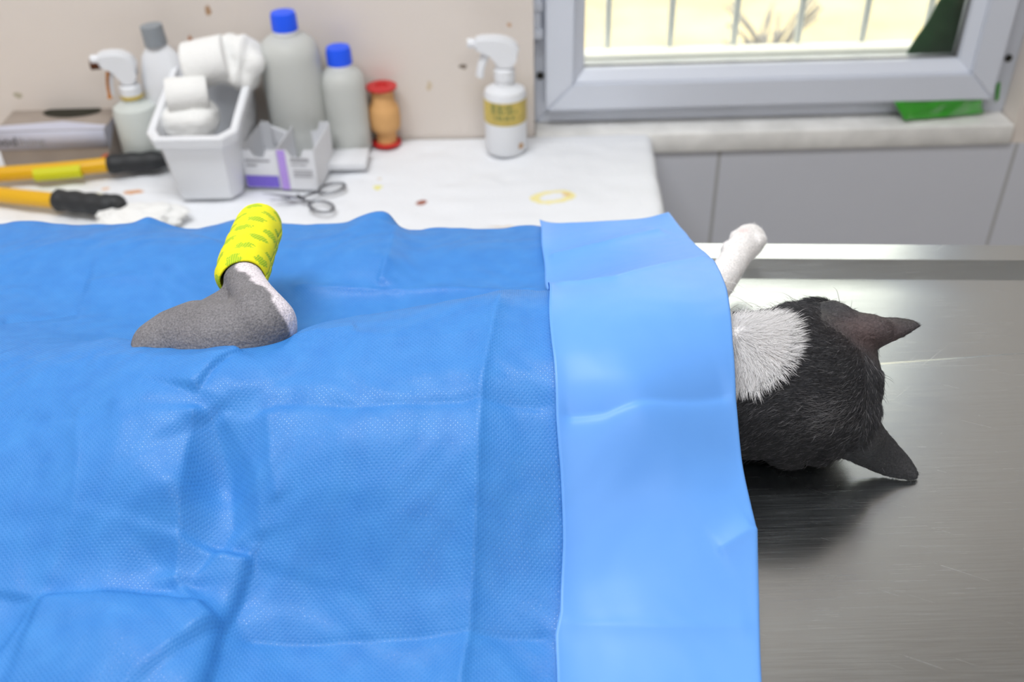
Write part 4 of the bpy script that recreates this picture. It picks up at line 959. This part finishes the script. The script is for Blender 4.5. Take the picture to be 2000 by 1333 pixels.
bp = N(nt, 'ShaderNodeBump'); bp.inputs['Strength'].default_value = .5; bp.inputs['Distance'].default_value = .001; nt.links.new(nz.outputs['Fac'], bp.inputs['Height']); nt.links.new(bp.outputs[0], b_.inputs['Normal'])
bpts = [(479, 547, 9.0), (478, 538, 8.95), (480, 516, 8.9), (488, 492, 8.75), (497, 466, 8.5), (504, 447, 8.2), (508, 437, 8.0), (511, 430, 7.9), (513, 426, 7.85), (514, 423, 7.8)]
brad = [.0122, .0140, .0150, .0150, .0150, .0146, .0132, .0108, .0075, .002]
cp = spline([PZ(*q) for q in bpts], 6); rr_ = np.interp(np.linspace(0, 9, len(cp)), range(10), brad)
seg = 48; vs, fs, uvs = [], [], []; up = None; L = [0]
for i in range(1, len(cp)): L.append(L[-1] + (cp[i] - cp[i - 1]).length)
heel = PZ(446, 540, 9.0)
for i, p in enumerate(cp):
    d = (cp[min(i + 1, len(cp) - 1)] - cp[max(i - 1, 0)]).normalized()
    if up is None: u, v = frame_from(d)
    else: u = (up - d * up.dot(d)).normalized(); v = u.cross(d)
    up = u
    for k in range(seg + 1):
        a = 2 * math.pi * k / seg; ln = L[i] / L[-1]; q = (ln * 5.5 + k / seg) % 1.0
        r = rr_[i] * (1 + .07 * (q if q < .92 else (1 - q) / .08) + .05 * noise.noise(Vector((math.cos(a) * 1.5, math.sin(a) * 1.5, ln * 6))))
        dirv = u * math.cos(a) + v * math.sin(a); w_ = max(0, dirv.dot((heel - cp[0]).normalized())) ** 2 * math.exp(-(ln / .22) ** 2)
        vs.append(p + dirv * (r + .0035 * w_)); uvs.append((k / seg, ln))
W_ = seg + 1
for i in range(len(cp) - 1):
    for k in range(seg): a = i * W_ + k; fs.append((a, a + 1, a + W_ + 1, a + W_))
bd_ = mesh('bandage', vs, fs, m_band, cat); bd_['label'] = 'bright yellow bandage with green printed marks'
ul = bd_.data.uv_layers.new(name='wrap')
for l in bd_.data.loops: ul.data[l.index].uv = uvs[l.vertex_index]
so = bd_.modifiers.new('s', 'SOLIDIFY'); so.thickness = .001; so.offset = -1

# ---- fur: short hair grown from the body surface
me.calc_loop_triangles(); nt_ = len(me.loop_triangles); tri = np.empty(nt_ * 3, int); me.loop_triangles.foreach_get('vertices', tri); tri = tri.reshape(-1, 3)
vn = np.empty(nv_ * 3); me.vertices.foreach_get('normal', vn); vn = vn.reshape(-1, 3)
pa, pb, pc_ = co[tri[:, 0]], co[tri[:, 1]], co[tri[:, 2]]; area = np.linalg.norm(np.cross(pb - pa, pc_ - pa), axis=1) / 2; cen = (pa + pb + pc_) / 3
headz = cen[:, 0] > .102
pawz = np.zeros(len(cen), bool)
for c, r in FP[1:]: pawz |= ((cen - np.array(c)) ** 2).sum(1) < (r * 1.6 + .003) ** 2
wgt = area * (headz | pawz) * (cen[:, 2] > T + .0035)
NH = 150000
idx = rng.choice(len(tri), NH, p=wgt / wgt.sum()); u1, u2 = rng.random(NH), rng.random(NH); s1 = np.sqrt(u1); w0, w1, w2 = 1 - s1, s1 * (1 - u2), s1 * u2
root = pa[idx] * w0[:, None] + pb[idx] * w1[:, None] + pc_[idx] * w2[:, None]
nn = vn[tri[idx, 0]] * w0[:, None] + vn[tri[idx, 1]] * w1[:, None] + vn[tri[idx, 2]] * w2[:, None]; nn /= np.linalg.norm(nn, axis=1)[:, None]
ruf, fpm, _s = white_mask(root)
rz = pawz[idx] | fpm
# flow
flow = np.tile(np.array([-1.0, -.15, -.25]), (NH, 1))
crown = root[:, 0] > PZ(1650, 740, 5).x; flow[crown] = (.15, -.5, -.6)
e1b, e1t, e2b, e2t = [np.array(PZ(*q)) for q in ((1660, 650, 7.8), (1799, 635, 8.8), (1670, 860, 3.5), (1794, 938, .7))]
ear = np.zeros(NH, bool)
for eb, et, rr in ((e1b, e1t, .016), (e2b, e2t, .021)):
    ax_ = et - eb; tt = np.clip(((root - eb) @ ax_) / (ax_ @ ax_), -.5, 1.05); dd = np.linalg.norm(root - eb - tt[:, None] * ax_, axis=1)
    m1 = (tt > (-.35 if rr < .02 else .1)) & (dd < rr * 1.45); ear |= m1; flow[m1] = ax_ / np.linalg.norm(ax_)
rad_ = root - np.array(PZ(1440, 650, 8.6)); rad_ /= np.linalg.norm(rad_, axis=1)[:, None] + 1e-9; flow[ruf] = rad_[ruf] + np.array([.25, -.2, -.15])
pdir = np.array(FP[-1][0] - FP[1][0]); pdir /= np.linalg.norm(pdir); paw = rz & (root[:, 1] > PZ(1420, 580, 4).y); flow[paw] = pdir
sw = np.stack([np.sin(root[:, 1] * 90 + root[:, 2] * 60), np.sin(root[:, 0] * 80 + 1), np.sin(root[:, 0] * 70 + root[:, 1] * 50)], -1)
clump = np.stack([np.sin(root @ np.array([700, 300, 500.])), np.sin(root @ np.array([-400, 800, 200.])), np.sin(root @ np.array([300, -500, 700.]))], -1)
flow = flow / np.linalg.norm(flow, axis=1)[:, None] + .28 * sw + .14 * clump + .22 * rng.normal(size=(NH, 3))
flow -= nn * (flow * nn).sum(1)[:, None]; flow /= np.linalg.norm(flow, axis=1)[:, None] + 1e-9
leng = np.full(NH, .0062); leng[ruf] = .0105; leng[ear] = .0026; leng[paw] = .0038; leng *= 1 + .5 * np.exp(-(((root - np.array(PZ(1625, 815, 5.8))) / .015) ** 2).sum(1)); leng *= rng.uniform(.55, 1.25, NH)
stray = rng.random(NH) < .012; leng[stray] *= 1.7
lf = np.full(NH, .42); lf[ruf] = .5; lf[ear] = .22; lf[paw] = .3; lf += rng.normal(0, .1, NH); lf[stray] += .35
npt = 5; pts_ = np.empty((NH, npt, 3))
for k in range(npt):
    t_ = k / (npt - 1); pts_[:, k] = root + (flow * ((1 - lf * .6) * t_)[:, None] + nn * (lf * (t_ - .45 * t_ * t_))[:, None]) * leng[:, None] - nn * .0004
pts_[:, :, 2] = np.maximum(pts_[:, :, 2], T + .001)
hc_ = bpy.data.hair_curves.new('fur'); hc_.add_curves([npt] * NH)
hc_.attributes['position'].data.foreach_set('vector', (pts_ - np.array((0, .48, T))).astype(np.float32).ravel())
taper = np.array([1, .95, .8, .55, .12]); rb = np.full(NH, .000075); rb[ruf] = .00009; rb[ear | paw] = .00006
ra = hc_.attributes.get('radius') or hc_.attributes.new('radius', 'FLOAT', 'POINT'); ra.data.foreach_set('value', (rb[:, None] * taper[None]).astype(np.float32).ravel())
hcol = np.empty((NH, 4), np.float32); hcol[:, 3] = 1; tone = rng.uniform(.7, 1.35, NH)[:, None]
hcol[:, :3] = np.array(srgb(60, 60, 63)) * tone
tuft = np.exp(-(((root - np.array(PZ(1625, 815, 5.8))) / np.array([.014, .012, .012])) ** 2).sum(1)); lt = rng.random(NH) < .08 + .55 * tuft; hcol[lt, :3] = np.array(srgb(132, 130, 132)) * rng.uniform(.5, 1.2, lt.sum())[:, None]
ww = ruf | (fpm & paw) | (fpm & (root[:, 0] < .13)); hcol[ww, :3] = np.array(srgb(238, 236, 236)) * rng.uniform(.88, 1.0, ww.sum())[:, None]
ek = np.exp(-(((root - ec) / np.array([.022, .012, .012])) ** 2).sum(1)); hcol[:, :3] += (np.array(srgb(118, 90, 86)) - hcol[:, :3]) * (ek[:, None] * .25)
ca = hc_.attributes.new('haircol', 'FLOAT_COLOR', 'CURVE'); ca.data.foreach_set('color', hcol.ravel())
m_fur = mat('fur', GREY, .55, spec=.3); nt = m_fur.node_tree; an = N(nt, 'ShaderNodeAttribute', attribute_name='haircol'); nt.links.new(an.outputs['Color'], nt.nodes['Principled BSDF'].inputs['Base Color'])
hc_.materials.append(m_fur); fur = link(bpy.data.objects.new('fur', hc_)); fur.parent = cat; fur['kind'] = 'stuff'
# whiskers
m_wh = mat('whisker', (.85, .84, .8), .4); V_, F_ = [], []
for a, b in (((1395, 548, 4.5), (1475, 575, 5.2)), ((1400, 566, 4.3), (1466, 588, 5)), ((1470, 600, 5.5), (1400, 575, 6)), ((1425, 606, 5.2), (1460, 598, 6.0)), ((1560, 592, 6), (1500, 570, 7)), ((1640, 590, 6.2), (1625, 560, 7.4)), ((1500, 612, 6), (1440, 590, 7.0))):
    p0, p1 = PZ(*a), PZ(*b); mid = p0.lerp(p1, .5) + Vector((0, 0, .003)); v, f = tube_data(spline([p0, mid, p1], 6), [.00022 - .00016 * i / 12 for i in range(13)], 5); o0 = len(V_); V_ += v; F_ += [[i + o0 for i in q] for q in f]
wk = mesh('whiskers', V_, F_, m_wh, cat); wk['kind'] = 'stuff'
